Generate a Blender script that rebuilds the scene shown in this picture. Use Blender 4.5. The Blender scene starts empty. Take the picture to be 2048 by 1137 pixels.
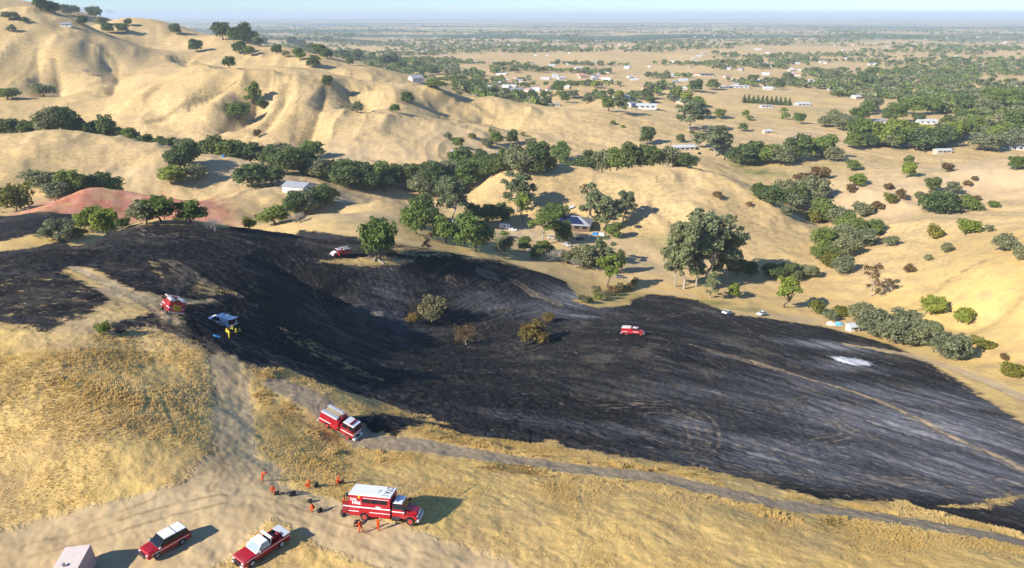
import bpy, bmesh, math, random
import numpy as np
from mathutils import Vector, Matrix
R = math.radians
C = bpy.context.scene.collection
random.seed(7); rng = np.random.default_rng(11)

# ------------------------------------------------------------------ camera, sky, sun, exposure
F_PX, HOR, CAMZ, SC = 1409.0, 30.0, 54.0, 1.2  # SC scales heights read for a 45 m high camera
#         # focal length in photo pixels (2048 wide), horizon row, camera height
PITCH = math.atan((568.5 - HOR) / F_PX)
sc = bpy.context.scene
cam = bpy.data.objects.new('camera', bpy.data.cameras.new('camera')); C.objects.link(cam)
cam.data.sensor_width = 36.0; cam.data.lens = 36.0 * F_PX / 2048.0
cam.data.clip_start = 1.0; cam.data.clip_end = 200000.0
cam.location = (0, 0, CAMZ); cam.rotation_euler = (R(90) - PITCH, 0, 0)
sc.camera = cam
SUN_EL, SUN_AZ = R(31), math.atan2(-0.84, -0.54)        # azimuth clockwise from +Y, sun stands behind and to the left
world = bpy.data.worlds.new('World'); sc.world = world; world.use_nodes = True
wn = world.node_tree.nodes; wn.clear()
sky = wn.new('ShaderNodeTexSky'); sky.sky_type = 'NISHITA'; sky.sun_disc = False
sky.sun_elevation = SUN_EL; sky.sun_rotation = SUN_AZ % (2 * math.pi)
sky.altitude = 300; sky.air_density = 1.0; sky.dust_density = 0.05; sky.ozone_density = 6.0
bg = wn.new('ShaderNodeBackground'); bg.inputs['Strength'].default_value = 0.108
wo = wn.new('ShaderNodeOutputWorld')
tint = wn.new('ShaderNodeMix'); tint.data_type = 'RGBA'; tint.blend_type = 'MULTIPLY'; tint.inputs[0].default_value = 1.0; tint.inputs[7].default_value = (.70, .85, 1.0, 1)   # clear dry autumn air
world.node_tree.links.new(sky.outputs[0], tint.inputs[6]); world.node_tree.links.new(tint.outputs[2], bg.inputs[0]); world.node_tree.links.new(bg.outputs[0], wo.inputs[0])
sl = bpy.data.lights.new('sun', 'SUN'); sl.energy = 5.0; sl.angle = R(0.5); sl.color = (1.0, 0.93, 0.82)
so = bpy.data.objects.new('sun', sl); C.objects.link(so)
sdir = Vector((math.sin(SUN_AZ) * math.cos(SUN_EL), math.cos(SUN_AZ) * math.cos(SUN_EL), math.sin(SUN_EL)))
so.rotation_euler = (-sdir).to_track_quat('-Z', 'Y').to_euler(); so.location = (-60, -60, 120)
sc.view_settings.view_transform = 'Standard'; sc.view_settings.look = 'None'
sc.view_settings.exposure = 0.80; sc.view_settings.gamma = 1.0
sc.cycles.max_bounces = 4; sc.cycles.diffuse_bounces = 2; sc.cycles.glossy_bounces = 2
sc.cycles.transmission_bounces = 2; sc.cycles.volume_bounces = 0; sc.cycles.transparent_max_bounces = 4
sc.cycles.use_adaptive_sampling = True; sc.cycles.adaptive_threshold = 0.02
sc.cycles.use_denoising = True

# ------------------------------------------------------------------ small helpers: names, tags, nodes
def tag(o, label=None, cat=None, group=None, kind=None):
    if label: o['label'] = label
    if cat: o['category'] = cat
    if group: o['group'] = group
    if kind: o['kind'] = kind
    return o

def empty(name, loc=(0, 0, 0), rot=None):
    o = bpy.data.objects.new(name, None); C.objects.link(o); o.location = loc
    o.empty_display_size = 0.5
    if rot is not None: o.rotation_euler = rot
    return o

def np_mesh(name, V, Fq=None, Ft=None, smooth=False):
    me = bpy.data.meshes.new(name)
    V = np.asarray(V, np.float32)
    me.vertices.add(len(V)); me.vertices.foreach_set('co', V.ravel())
    loops, starts, totals, n = [], [], [], 0
    if Fq is not None and len(Fq):
        Fq = np.asarray(Fq, np.int32); loops.append(Fq.ravel())
        starts.append(np.arange(len(Fq), dtype=np.int32) * 4); n = len(Fq) * 4
    if Ft is not None and len(Ft):
        Ft = np.asarray(Ft, np.int32); loops.append(Ft.ravel())
        starts.append(n + np.arange(len(Ft), dtype=np.int32) * 3)
    L = np.concatenate(loops); S = np.concatenate(starts)
    me.loops.add(len(L)); me.loops.foreach_set('vertex_index', L)
    me.polygons.add(len(S)); me.polygons.foreach_set('loop_start', S)
    if smooth: me.polygons.foreach_set('use_smooth', np.ones(len(S), bool))
    me.update(calc_edges=True)
    return me

def attr(me, name, vals, domain='POINT'):
    a = me.attributes.new(name, 'FLOAT', domain); a.data.foreach_set('value', np.asarray(vals, np.float32).ravel())

class NT:                                              # terse node-tree builder
    def __init__(s, name):
        s.m = bpy.data.materials.new(name); s.m.use_nodes = True
        s.t = s.m.node_tree; s.t.nodes.clear()
        s.out = s.t.nodes.new('ShaderNodeOutputMaterial')
    def put(s, sock, v):
        if isinstance(v, bpy.types.NodeSocket): s.t.links.new(v, sock)
        elif isinstance(v, (tuple, list)) and sock.type == 'RGBA' and len(v) == 3: sock.default_value = (*v, 1)
        else: sock.default_value = v
    def node(s, typ, out=0, props=None, **kw):
        n = s.t.nodes.new(typ)
        for k, v in (props or {}).items(): setattr(n, k, v)
        for k, v in kw.items():
            key = int(k[1:]) if k[0] == 'i' and k[1:].isdigit() else k.replace('_', ' ')
            s.put(n.inputs[key], v)
        return n.outputs[out]
    def math(s, op, a, b=0.0, c=0.0, clamp=False):
        n = s.t.nodes.new('ShaderNodeMath'); n.operation = op; n.use_clamp = clamp
        s.put(n.inputs[0], a); s.put(n.inputs[1], b)
        if op in ('MULTIPLY_ADD', 'SMOOTH_MIN', 'SMOOTH_MAX', 'COMPARE'): s.put(n.inputs[2], c)
        return n.outputs[0]
    def mix(s, f, a, b, mode='MIX'):
        n = s.t.nodes.new('ShaderNodeMix'); n.data_type = 'RGBA'; n.blend_type = mode
        s.put(n.inputs[0], f); s.put(n.inputs[6], a); s.put(n.inputs[7], b)
        return n.outputs[2]
    def ramp(s, v, lo, hi, a=0.0, b=1.0, smooth=True):
        n = s.t.nodes.new('ShaderNodeMapRange'); n.interpolation_type = 'SMOOTHSTEP' if smooth else 'LINEAR'
        for k, x in zip(range(5), (v, lo, hi, a, b)): s.put(n.inputs[k], x)
        return n.outputs[0]
    def noise(s, vec, scale, detail=3.0, rough=0.55, dist=0.0, out=0):
        return s.node('ShaderNodeTexNoise', out, None, Vector=vec, Scale=scale, Detail=detail, Roughness=rough, Distortion=dist)
    def attr(s, name, out=2, typ='GEOMETRY'):
        n = s.t.nodes.new('ShaderNodeAttribute'); n.attribute_name = name; n.attribute_type = typ
        return n.outputs[out]
    def map(s, vec, scale=(1, 1, 1), rot=(0, 0, 0), loc=(0, 0, 0)):
        return s.node('ShaderNodeMapping', 0, None, Vector=vec, Scale=scale, Rotation=rot, Location=loc)
    def bsdf(s, color, rough=0.8, spec=0.3, metal=0.0, normal=None, **kw):
        n = s.t.nodes.new('ShaderNodeBsdfPrincipled')
        s.put(n.inputs['Base Color'], color); s.put(n.inputs['Roughness'], rough)
        s.put(n.inputs['Specular IOR Level'], spec); s.put(n.inputs['Metallic'], metal)
        if normal is not None: s.put(n.inputs['Normal'], normal)
        for k, v in kw.items(): s.put(n.inputs[k.replace('_', ' ')], v)
        s.t.links.new(n.outputs[0], s.out.inputs[0]); return s.m
    def bump(s, h, strength=0.5, dist=0.2):
        return s.node('ShaderNodeBump', 0, None, Height=h, Strength=strength, Distance=dist)

# ------------------------------------------------------------------ picture rays and the terrain
CP, SP = math.cos(PITCH), math.sin(PITCH)
def ray(px, py):
    xc, yc = (px - 1024.0) / F_PX, (568.5 - py) / F_PX
    dx, dy, dz = xc, CP + yc * SP, -SP + yc * CP
    h = math.hypot(dx, dy)
    return math.atan2(dx, dy), -dz / h                 # azimuth from +Y, downward slope

def lat(ix, iy, seed):
    n = (ix.astype(np.int64) * 374761393 + iy.astype(np.int64) * 668265263 + seed * 144665) & 0x7fffffff
    n = ((n ^ (n >> 13)) * 1274126177) & 0x7fffffff
    return ((n ^ (n >> 16)) & 0xffff) / 32767.5 - 1.0
def vnoise(x, y, seed=0):
    ix, iy = np.floor(x), np.floor(y); fx, fy = x - ix, y - iy
    ix = ix.astype(np.int64); iy = iy.astype(np.int64)
    u = fx * fx * fx * (fx * (fx * 6 - 15) + 10); v = fy * fy * fy * (fy * (fy * 6 - 15) + 10)
    a, b = lat(ix, iy, seed), lat(ix + 1, iy, seed); c, d = lat(ix, iy + 1, seed), lat(ix + 1, iy + 1, seed)
    return (a + (b - a) * u) * (1 - v) + (c + (d - c) * u) * v
def fbm(x, y, seed=0, oct=4, gain=0.5):
    s, a = np.zeros_like(x), 1.0
    for k in range(oct):
        s += a * vnoise(x, y, seed + k * 17); x = x * 2.03 + 5.1; y = y * 2.03 - 3.7; a *= gain
    return s

# heights read off the photograph: (column, row, height above the crew truck's parking spot)
CPZ = [
 (0,1137,1),(300,1137,1),(600,1137,.5),(900,1137,0),(1300,1137,-1),(1700,1137,-2.5),(2048,1137,-4),
 (0,1000,2.5),(250,1000,1.5),(500,1000,.5),(770,1045,0),(1000,1010,-2),(1300,1010,-3.5),(1700,1060,-6),
 (0,850,4.5),(220,850,3.5),(0,700,5.5),(120,720,5),(300,760,2),(480,800,-2),(420,720,0),
 (640,790,-4.5),(690,878,-6.3),(850,900,-7.3),(1000,920,-8),(1300,950,-9.5),(1600,990,-11),(1900,1030,-13),(2048,1055,-14),
 (560,880,-3),(620,950,-2.2),
 (700,790,-7),(800,800,-13),(900,800,-16),(1100,800,-24),(1200,740,-31),(1265,672,-35),(1100,700,-36.5),(1000,670,-39),(860,645,-36),
 (1100,880,-14.5),(1400,800,-27),(1500,900,-20),(1800,960,-20),(1700,720,-43),(2000,900,-28),(2048,830,-36),(1500,740,-36.5),
 (1452,634,-52),(1523,636,-53),(1380,600,-55),(1700,680,-50),(1850,720,-46),(1950,790,-40),
 (1200,572,-54),(1120,560,-49),(760,515,-25),(680,515,-22),(900,527,-31),(1000,540,-40),
 (950,600,-36.5),(900,565,-34),(1050,620,-41),(830,580,-31),(1150,610,-45),
 (850,490,-37),(900,480,-42),(1000,480,-50),(1050,450,-54),(1145,462,-55),(1010,456,-54),(1200,520,-55),(1250,470,-55.5),
 (600,482,-19),(700,440,-31),(760,400,-39),(640,430,-35),(540,462,-17.5),
 (350,450,-16),(220,466,-13),(450,456,-16),(100,500,-3),(0,520,-3),(170,560,1),(230,640,4),(350,640,3),(100,650,5.5),(0,620,5.5),
 (300,700,2),(445,662,-1),(600,650,-13),(500,550,-9),(400,520,-8),(300,540,-2),(600,560,-19),(700,600,-24.5),(760,640,-29.5),
 (650,640,-20),(550,620,-11),(700,700,-18.5),(600,720,-11),(800,720,-23.5),(900,720,-28.5),
 (60,450,-31),(0,460,-31),
 (200,376,-28),(90,408,-31),(250,430,-36),(450,450,-38),(330,400,-33),(500,400,-39),(598,386,-39),
 (150,269,-24),(0,267,-24),(300,291,-29),(450,320,-36),(540,338,-40),(200,345,-38),(400,360,-42),(30,380,-40),(560,360,-42),
 (700,312,-48),(560,305,-47),(850,335,-53),(450,275,-42),(330,262,-41),
 (620,142,-9),(540,142,-9),(700,155,-13),(830,172,-22),(985,252,-44),(1050,292,-54),(760,250,-36),(620,230,-30),(480,215,-28),
 (350,190,-20),(200,230,-36),(60,250,-40),(250,140,-8),(120,140,-10),(0,180,-25),(0,110,-4),
 (170,62,22),(90,66,21),(0,68,22),(300,98,3),(430,142,-18),
 (420,84,8),(490,72,15),(560,92,5),(650,124,-11),(720,150,-22),
 (0,4,72),(120,22,56),(250,34,42),(350,62,18),
 (1100,250,-50),(1270,217,-50),(1180,290,-55),(1110,220,-43),(1000,206,-36),(1230,197,-45),(1400,280,-55),
 (900,178,-45),(1000,182,-56),(1300,180,-58),
 (1600,270,-58),(1500,230,-57),(1700,322,-60),(1520,345,-61),(1560,395,-62),(1650,455,-62),(1650,545,-60),(1400,225,-56),
 (1080,336,-40.5),(1000,350,-43),(960,380,-49),(1160,342,-42),(1100,430,-53),(1240,362,-46.5),(1380,341,-41.5),(1320,348,-43.5),(1300,432,-52),(1480,380,-47),(1450,440,-52),(1570,430,-58),
 (1400,575,-57),(1500,520,-57.5),(1600,475,-58),
 (1700,380,-54),(1850,335,-47),(2048,312,-41),(1950,440,-43),(2048,425,-40),(1800,440,-50),(1750,480,-56),
 (1900,540,-46),(2000,640,-47),(1850,660,-53),(2048,740,-43),(2048,600,-39),(1950,560,-43),(1760,600,-57),
 (1800,270,-59),(2000,250,-60),
 (900,150,-62),(1200,150,-64),(1500,150,-64),(1800,150,-64),(2048,150,-64),
 (800,110,-66),(1100,110,-68),(1500,110,-68),(2048,110,-68),(800,80,-72),(1300,80,-73),(2048,80,-72),
 (750,60,-75),(1300,60,-76),(2048,60,-75),(700,46,-80),(1300,46,-80),(2048,46,-80),(1024,36,-84),(2048,36,-84)]
# points behind a crest: (column, row and height of the crest, how much farther, metres below the line of sight)
CPB = [(60,500,-3,1.25,10),(0,500,-3,1.25,10),(220,466,-13,1.12,8),(350,450,-16,1.12,9),(450,456,-16,1.12,9),(540,462,-17.5,1.12,7),
 (200,376,-28,1.12,6),(90,408,-31,1.08,5),(330,392,-33,1.1,6),(150,269,-24,1.13,7),(0,267,-24,1.13,7),(300,291,-29,1.12,7),(450,320,-36,1.1,6),
 (170,62,22,1.15,15),(300,98,3,1.1,10),(0,68,22,1.15,8),(620,142,-9,1.12,12),(540,142,-9,1.12,8),(700,155,-13,1.12,14),(830,172,-22,1.12,14),
 (490,72,15,1.15,25),(560,92,5,1.12,20),(650,124,-11,1.2,15),(985,252,-44,1.1,4),(1080,336,-40.5,1.13,6),(1160,342,-42,1.12,5),(1240,362,-46.5,1.1,4),
 (1380,341,-41.5,1.13,6),(1000,350,-43,1.1,5),(960,380,-49,1.07,3),(1110,220,-43,1.15,3),(1000,206,-36,1.15,6),(1230,197,-45,1.15,3),(1270,217,-50,1.12,3),
 (2048,312,-41,1.15,5),(1850,335,-47,1.12,4),(2048,425,-40,1.08,2),(1800,440,-50,1.06,1),(760,400,-39,1.1,5),(640,430,-35,1.1,4)]
# far points given by distance: (column, row for the azimuth, distance, height)
CPH = [(250,34,2600,-40),(350,60,2200,-50),(0,4,2600,10),(0,30,9000,-70),(300,30,9000,-78),(490,70,3000,-70),(650,120,2300,-68),
 (0,30,60000,-85),(500,30,60000,-85),(1024,30,60000,-85),(1500,30,60000,-85),(2048,30,60000,-85)]
pts = []
for px, py, z in CPZ:
    z *= SC; th, t = ray(px, py); D = (CAMZ - z) / t if t > 1e-4 else 2040.0
    if py < 30: D = 2040.0
    pts.append((th, math.log(D), z, px))
for px, py, zc, f, drop in CPB:
    th, t = ray(px, py); D = (CAMZ - zc * SC) / t * f; pts.append((th, math.log(D), CAMZ - t * D - drop * SC, px))
for px, py, D, z in CPH:
    th, t = ray(px, py); pts.append((th, math.log(D * SC), z * SC, px))
for th in (-.62, -.3, 0, .3, .62): pts.append((th, math.log(12.0), 4.8 - 3 * th, 1024)); pts.append((th, math.log(26.0), 3.8 - 4 * th, 1024))
for th, lr, z, px in list(pts):                         # the same heights repeated beyond the frame's edges
    if px == 0: pts.append((th - .45, lr, z, -1))
    if px == 2048: pts.append((th + .45, lr, z, -1))
P = np.array([(a, b, c) for a, b, c, d in pts])
def tps_k(d2): return d2 * np.log(d2 + 1e-12)
n = len(P); K = tps_k(((P[:, None, :2] - P[None, :, :2]) ** 2).sum(-1)) + np.eye(n) * 4e-6
A = np.zeros((n + 3, n + 3)); A[:n, :n] = K; A[:n, n] = 1; A[:n, n + 1:] = P[:, :2]; A[n, :n] = 1; A[n + 1:, :n] = P[:, :2].T
wts = np.linalg.solve(A, np.concatenate([P[:, 2], np.zeros(3)]))
TH = np.concatenate([np.linspace(-1.25, -.77, 60)[:-1], np.linspace(-.77, .77, 1300), np.linspace(.77, 1.25, 60)[1:]])
LR = np.concatenate([np.arange(math.log(8), math.log(44), .02), np.arange(math.log(44), math.log(290), .0033),
                     np.arange(math.log(290), math.log(960), .0058), np.arange(math.log(960), math.log(6000), .010),
                     np.linspace(math.log(6000), math.log(70000), 60)])
RR = np.exp(LR)
def tps_eval(th, lr):
    out = np.empty(th.size); th = th.ravel(); lr = lr.ravel()
    for s in range(0, th.size, 20000):
        a, b = th[s:s + 20000], lr[s:s + 20000]
        d2 = (a[:, None] - P[None, :, 0]) ** 2 + (b[:, None] - P[None, :, 1]) ** 2
        out[s:s + 20000] = tps_k(d2) @ wts[:n] + wts[n] + wts[n + 1] * a + wts[n + 2] * b
    return out
cth, clr = TH[::6], LR[::4]
cth = np.append(cth, TH[-1]) if cth[-1] != TH[-1] else cth
clr = np.append(clr, LR[-1]) if clr[-1] != LR[-1] else clr
G = tps_eval(*np.meshgrid(cth, clr, indexing='ij')).reshape(len(cth), len(clr))
def cub(Gx, xs, xq):                                    # Catmull-Rom along axis 0 on uneven knots (Hermite)
    m = np.gradient(Gx, xs, axis=0)
    i = np.clip(np.searchsorted(xs, xq, 'right') - 1, 0, len(xs) - 2)
    h = (xs[i + 1] - xs[i])[:, None]; t = ((xq - xs[i]))[:, None] / h
    return ((2*t**3 - 3*t**2 + 1) * Gx[i] + (t**3 - 2*t**2 + t) * h * m[i] + (-2*t**3 + 3*t**2) * Gx[i+1] + (t**3 - t**2) * h * m[i+1])
H = cub(cub(G, cth, TH).T.copy(), clr, LR).T.copy()
TT, LL = np.meshgrid(TH, LR, indexing='ij')
XX, YY = np.exp(LL) * np.sin(TT), np.exp(LL) * np.cos(TT)

def hit(px, py):                                        # where the ray through a photo pixel meets the ground
    th, t = ray(px, py)
    j = min(max(int(np.searchsorted(TH, th) - 1), 0), len(TH) - 2); f = (th - TH[j]) / (TH[j + 1] - TH[j])
    col = H[j] * (1 - f) + H[j + 1] * f
    g = col - (CAMZ - t * RR)
    k = np.nonzero(g[40:] >= 0)[0]
    if len(k) == 0: r = RR[-1]
    else:
        k = k[0] + 40; r = RR[k - 1] + (RR[k] - RR[k - 1]) * (-g[k - 1]) / (g[k] - g[k - 1] + 1e-9)
    return Vector((r * math.sin(th), r * math.cos(th), CAMZ - t * r))
def ground(x, y):
    th, lr = math.atan2(x, y), math.log(max(math.hypot(x, y), 8.01))
    j = min(max(int(np.searchsorted(TH, th) - 1), 0), len(TH) - 2); f = (th - TH[j]) / (TH[j + 1] - TH[j])
    k = min(max(int(np.searchsorted(LR, lr) - 1), 0), len(LR) - 2); g = (lr - LR[k]) / (LR[k + 1] - LR[k])
    return float((H[j, k] * (1 - f) + H[j + 1, k] * f) * (1 - g) + (H[j, k + 1] * (1 - f) + H[j + 1, k + 1] * f) * g)
def gnormal(x, y, e=1.2):
    return Vector((ground(x - e, y) - ground(x + e, y), ground(x, y - e) - ground(x, y + e), 2 * e)).normalized()
def pxm(p):                                             # photo pixels per metre at a point
    return F_PX / (p.y * CP + (CAMZ - p.z) * SP)
def project(p):
    v = p - Vector((0, 0, CAMZ)); zc = v.y * CP - v.z * SP
    return 1024 + F_PX * v.x / zc, 568.5 - F_PX * (v.y * SP + v.z * CP) / zc

def near_box(pl, pad):                                  # grid vertices within pad of a polyline's bounding box
    pl = np.array(pl)
    return np.nonzero((XX > pl[:, 0].min() - pad) & (XX < pl[:, 0].max() + pad) & (YY > pl[:, 1].min() - pad) & (YY < pl[:, 1].max() + pad))
def line_dist(pl, idx, signed=False):
    x, y = XX[idx], YY[idx]; best = np.full(x.shape, 1e9); par = np.zeros_like(x); L = 0.0; side = np.ones_like(x)
    for (x0, y0), (x1, y1) in zip(pl[:-1], pl[1:]):
        dx, dy = x1 - x0, y1 - y0; l2 = dx * dx + dy * dy + 1e-9
        t = np.clip(((x - x0) * dx + (y - y0) * dy) / l2, 0, 1)
        d = np.hypot(x - x0 - t * dx, y - y0 - t * dy); m = d < best
        best = np.where(m, d, best); par = np.where(m, L + t * math.sqrt(l2), par); L += math.sqrt(l2)
    return best, par, L
def smooth_line(pl, n=8):                               # Catmull-Rom through the given points
    pl = [np.array(p, float) for p in pl]; q = [2 * pl[0] - pl[1]] + pl + [2 * pl[-1] - pl[-2]]; out = []
    for i in range(1, len(q) - 2):
        for k in range(n):
            t = k / n; a, b, c, d = q[i - 1], q[i], q[i + 1], q[i + 2]
            out.append(.5 * ((2*b) + (c-a)*t + (2*a-5*b+4*c-d)*t*t + (-a+3*b-3*c+d)*t**3))
    out.append(pl[-1]); return [tuple(p) for p in out]
def world_line(pxl, n=6):
    w = [hit(*p) for p in pxl]; return smooth_line([(p.x, p.y) for p in w], n)

# spurs (+) and gullies (-) that run down the hillsides: photo polyline, half width in m, height in m
SPURS = [
 ([(175,75),(130,115),(60,165),(15,200)], 30, 9), ([(175,80),(230,130),(215,190)], 26, -9), ([(75,95),(60,140),(20,170)], 28, -8),
 ([(105,120),(112,150),(120,185)], 26, -11), ([(430,146),(330,180),(250,228)], 24, 6), ([(500,146),(400,190),(320,262)], 22, 6),
 ([(470,165),(380,205),(290,245)], 15, -6), ([(560,150),(470,195),(400,262)], 18, 6), ([(515,175),(500,215),(440,262)], 16, -8),
 ([(600,150),(590,200),(545,275)], 18, 6), ([(570,170),(560,210),(510,270)], 12, -5), ([(650,165),(640,220),(600,295)], 14, -5),
 ([(690,160),(705,190),(730,225)], 22, -10), ([(665,160),(660,210),(640,260)], 18, 5), ([(800,175),(780,225),(745,265)], 26, 5),
 ([(850,178),(900,205),(950,233),(985,252)], 20, 7), ([(880,180),(930,205),(985,235)], 24, -6),
 ([(190,75),(260,100),(350,128),(430,150)], 18, 4),
 ([(560,110),(640,140)], 30, 5), ([(340,110),(420,130)], 30, -6),
 ([(620,560),(700,605)], 7, -2.2), ([(500,505),(620,560),(700,610)], 9, -2.0), ([(770,512),(900,523),(1010,545),(1120,570)], 7, 2.2),
 ([(800,530),(900,548),(1000,568),(1100,588)], 6, -2.0),
 ([(950,385),(1010,348),(1080,336),(1160,343),(1240,362),(1310,347),(1380,341),(1480,372),(1580,430)], 24, 3.0), ([(0,268),(150,270),(300,292),(450,320)], 26, 2.0), ([(640,800),(760,850),(1000,905),(1300,950),(1600,985)], 2.5, .5), ([(1390,350),(1500,400),(1600,450)], 14, 2.5),
]
for pl, w, amp in SPURS:
    w *= SC; amp *= SC
    wl = world_line(pl); idx = near_box(wl, w * 2.6); d, s, L = line_dist(wl, idx)
    tp = np.clip(np.minimum(s, L - s) / (.25 * L) + .25, 0, 1)
    H[idx] += amp * (1.25 if amp > 0 else 1.5) * np.where(amp > 0, np.exp(-(d / w) ** 1.5), np.exp(-np.abs(d / w) ** 1.15)) * tp
# rolling ground far out, lumps and rills close by
far = np.clip((RR - 650) / 900, 0, 1)[None, :] * np.clip((30000 - RR) / 22000, 0, 1)[None, :]
lowland = np.clip((-20 - H) / 25, 0, 1)
H += far * lowland * (7.5 * fbm(XX / 330, YY / 330, 3, 3) + np.clip((RR - 1800) / 3000, 0, 1)[None, :] * 9 * fbm(XX / 1400, YY / 1400, 5, 2))
mid = np.clip((RR - 230) / 250, 0, 1)[None, :] * np.clip((2500 - RR) / 1200, 0, 1)[None, :]
gr = np.abs(np.gradient(H, axis=1) / np.gradient(RR)[None, :]); gr = np.clip((gr - .03) / .14, 0, 1)
wx, wy = XX + 14 * fbm(XX / 70, YY / 70, 51, 2), YY + 14 * fbm(XX / 70, YY / 70, 53, 2)
ridge = 1 - np.abs(vnoise(wx / 46, wy / 95, 55)); ridge2 = 1 - np.abs(vnoise(wx / 21, wy / 52, 57))
H += mid * gr * (5.0 * (ridge - .6) + 2.0 * (ridge2 - .6))
H += mid * .45 * fbm(XX / 7, YY / 9, 59, 2) * np.clip((1100 - RR) / 300, 0, 1)[None, :]
H += mid * (1.5 * fbm(XX / 52, YY / 52, 21, 3) + .8 * fbm(XX / 23 + YY / 60, YY / 23, 23, 2))
nearw = np.clip((300 - RR) / 80, 0, 1)[None, :]
H += nearw * (.20 * fbm(XX / 11, YY / 11, 31, 3) + .10 * fbm(XX / 2.2, YY / 2.2, 37, 3, .6))
# ------------------------------------------------------------------ what covers the ground: burn scar, tracks, retardant, ash, green patches
def mask_field(fill=-30.0): return np.full(H.shape, fill, np.float32)
def poly_sdf(dst, pxl, pad=30, cap=99.0, world_pts=None):
    w = world_pts or [(p.x, p.y) for p in (hit(*q) for q in pxl)]
    idx = near_box(w, pad); x, y = XX[idx], YY[idx]; ins = np.zeros(x.shape, bool)
    for (x0, y0), (x1, y1) in zip(w, w[1:] + w[:1]):
        c = (y0 > y) != (y1 > y)
        ins ^= c & (x < (x1 - x0) * (y - y0) / (y1 - y0 + 1e-12) + x0)
    d, _, _ = line_dist(w + w[:1], idx)
    dst[idx] = np.maximum(dst[idx], np.minimum(np.where(ins, d, -d), cap))
def line_field(dst, pxl, n=6, half=1.0, pad=10):       # half width minus distance, in m
    wl = world_line(pxl, n); idx = near_box(wl, pad); d, s, L = line_dist(wl, idx)
    dst[idx] = np.maximum(dst[idx], half * (SC if half > 1 else 1) - d)
def rut_field(dst, pxl, gauge=1.9, half=.30, n=8):
    wl = world_line(pxl, n); idx = near_box(wl, 8); d, s, L = line_dist(wl, idx)
    dst[idx] = np.maximum(dst[idx], half - np.abs(d - gauge / 2))
def blobs(dst, lst):
    for px, py, rx, ry, a in lst:
        p = hit(px, py); rx *= SC; ry *= SC; idx = near_box([(p.x, p.y)], 2.6 * max(rx, ry))
        dst[idx] = np.maximum(dst[idx], a * np.exp(-((XX[idx] - p.x) / rx) ** 2 - ((YY[idx] - p.y) / ry) ** 2))

burn = mask_field()
BURN_MAIN = [(-60,512),(60,498),(130,480),(230,463),(330,451),(450,457),(600,461),(720,476),(735,488),(800,508),(860,512),(950,520),(1050,537),
 (1130,563),(1152,592),(1190,613),(1260,600),(1300,588),(1390,600),(1470,630),(1560,641),(1640,653),(1720,673),(1780,690),(1850,722),(1940,776),
 (1990,812),(2048,852),(2120,905),(2120,1085),(2048,1068),(1950,1043),(1860,1019),(1760,1003),(1650,1000),(1560,975),(1480,955),(1400,936),
 (1300,922),(1200,905),(1140,896),(1080,890),(1000,880),(930,870),(860,850),(790,872),(738,868),(722,840),(760,826),(850,842),(905,852),(830,828),(760,802),(700,786),(640,766),(580,737),
 (540,738),(470,722),(400,690),(350,668),(290,655),(225,668),(235,645),(300,628),(330,612),(400,602),(330,594),(262,580),(215,552),(175,534),(140,538),(60,556),(0,556),(-60,556)]
poly_sdf(burn, BURN_MAIN)
poly_sdf(burn, [(-60,545),(0,540),(115,542),(190,578),(225,600),(165,634),(95,662),(40,654),(0,642),(-60,642)], cap=.95)
poly_sdf(burn, [(-60,432),(0,432),(60,427),(150,430),(165,448),(110,462),(60,470),(0,484),(-60,490)], pad=60)
poly_sdf(burn, [(690,478),(800,488),(900,505),(1000,520),(1050,535),(900,520),(780,505)], cap=.2)
hole = mask_field()
for pl, cap in (([(640,522),(690,517),(760,514),(830,520),(800,528),(740,534),(690,530)], 9), ([(1140,600),(1260,590),(1262,610),(1190,616)], 9),
                ([(560,655),(640,690),(760,760),(640,720)], -.5), ([(410,560),(470,590),(380,588)], -.2), ([(300,520),(350,545),(330,560)], -.5),
                ([(640,792),(760,806),(860,836),(800,832),(700,806)], 3), ([(1040,893),(1100,880),(1160,902)], 3),
                ([(1740,1004),(1800,1000),(1850,1022)], 3), ([(1880,1014),(1960,1008),(2048,985),(2048,996),(1960,1018)], 3)):
    poly_sdf(hole, pl, cap=cap)
burn = np.minimum(burn, -hole)
road = mask_field(-9); dozer = mask_field(-9); rut = mask_field(-9); trail = mask_field(-9)
line_field(road, [(450,725),(462,770),(468,850),(478,930),(470,990)], half=2.3)
line_field(road, [(255,585),(300,605),(345,640)], half=1.4)
rut_field(rut, [(300,610),(350,650),(410,690),(455,735)], 2.2, .8)
line_field(road, [(478,930),(520,985),(600,1015),(720,1068),(850,1112),(980,1160)], half=3.0)
line_field(road, [(478,940),(430,990),(330,1030),(200,1070),(60,1110),(-60,1150)], half=4.2)
line_field(road, [(500,1000),(430,1050),(380,1090),(250,1120)], half=4.0)
line_field(road, [(150,536),(215,565),(260,588),(310,610),(345,640)], half=1.3)
line_field(road, [(300,605),(420,602)], half=1.0)
line_field(dozer, [(560,770),(620,800),(690,850),(740,884),(850,893),(1000,918),(1150,938),(1300,955),(1450,986),(1560,1010),(1700,1027),(1850,1050),(2060,1090)], half=2.1)
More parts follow.
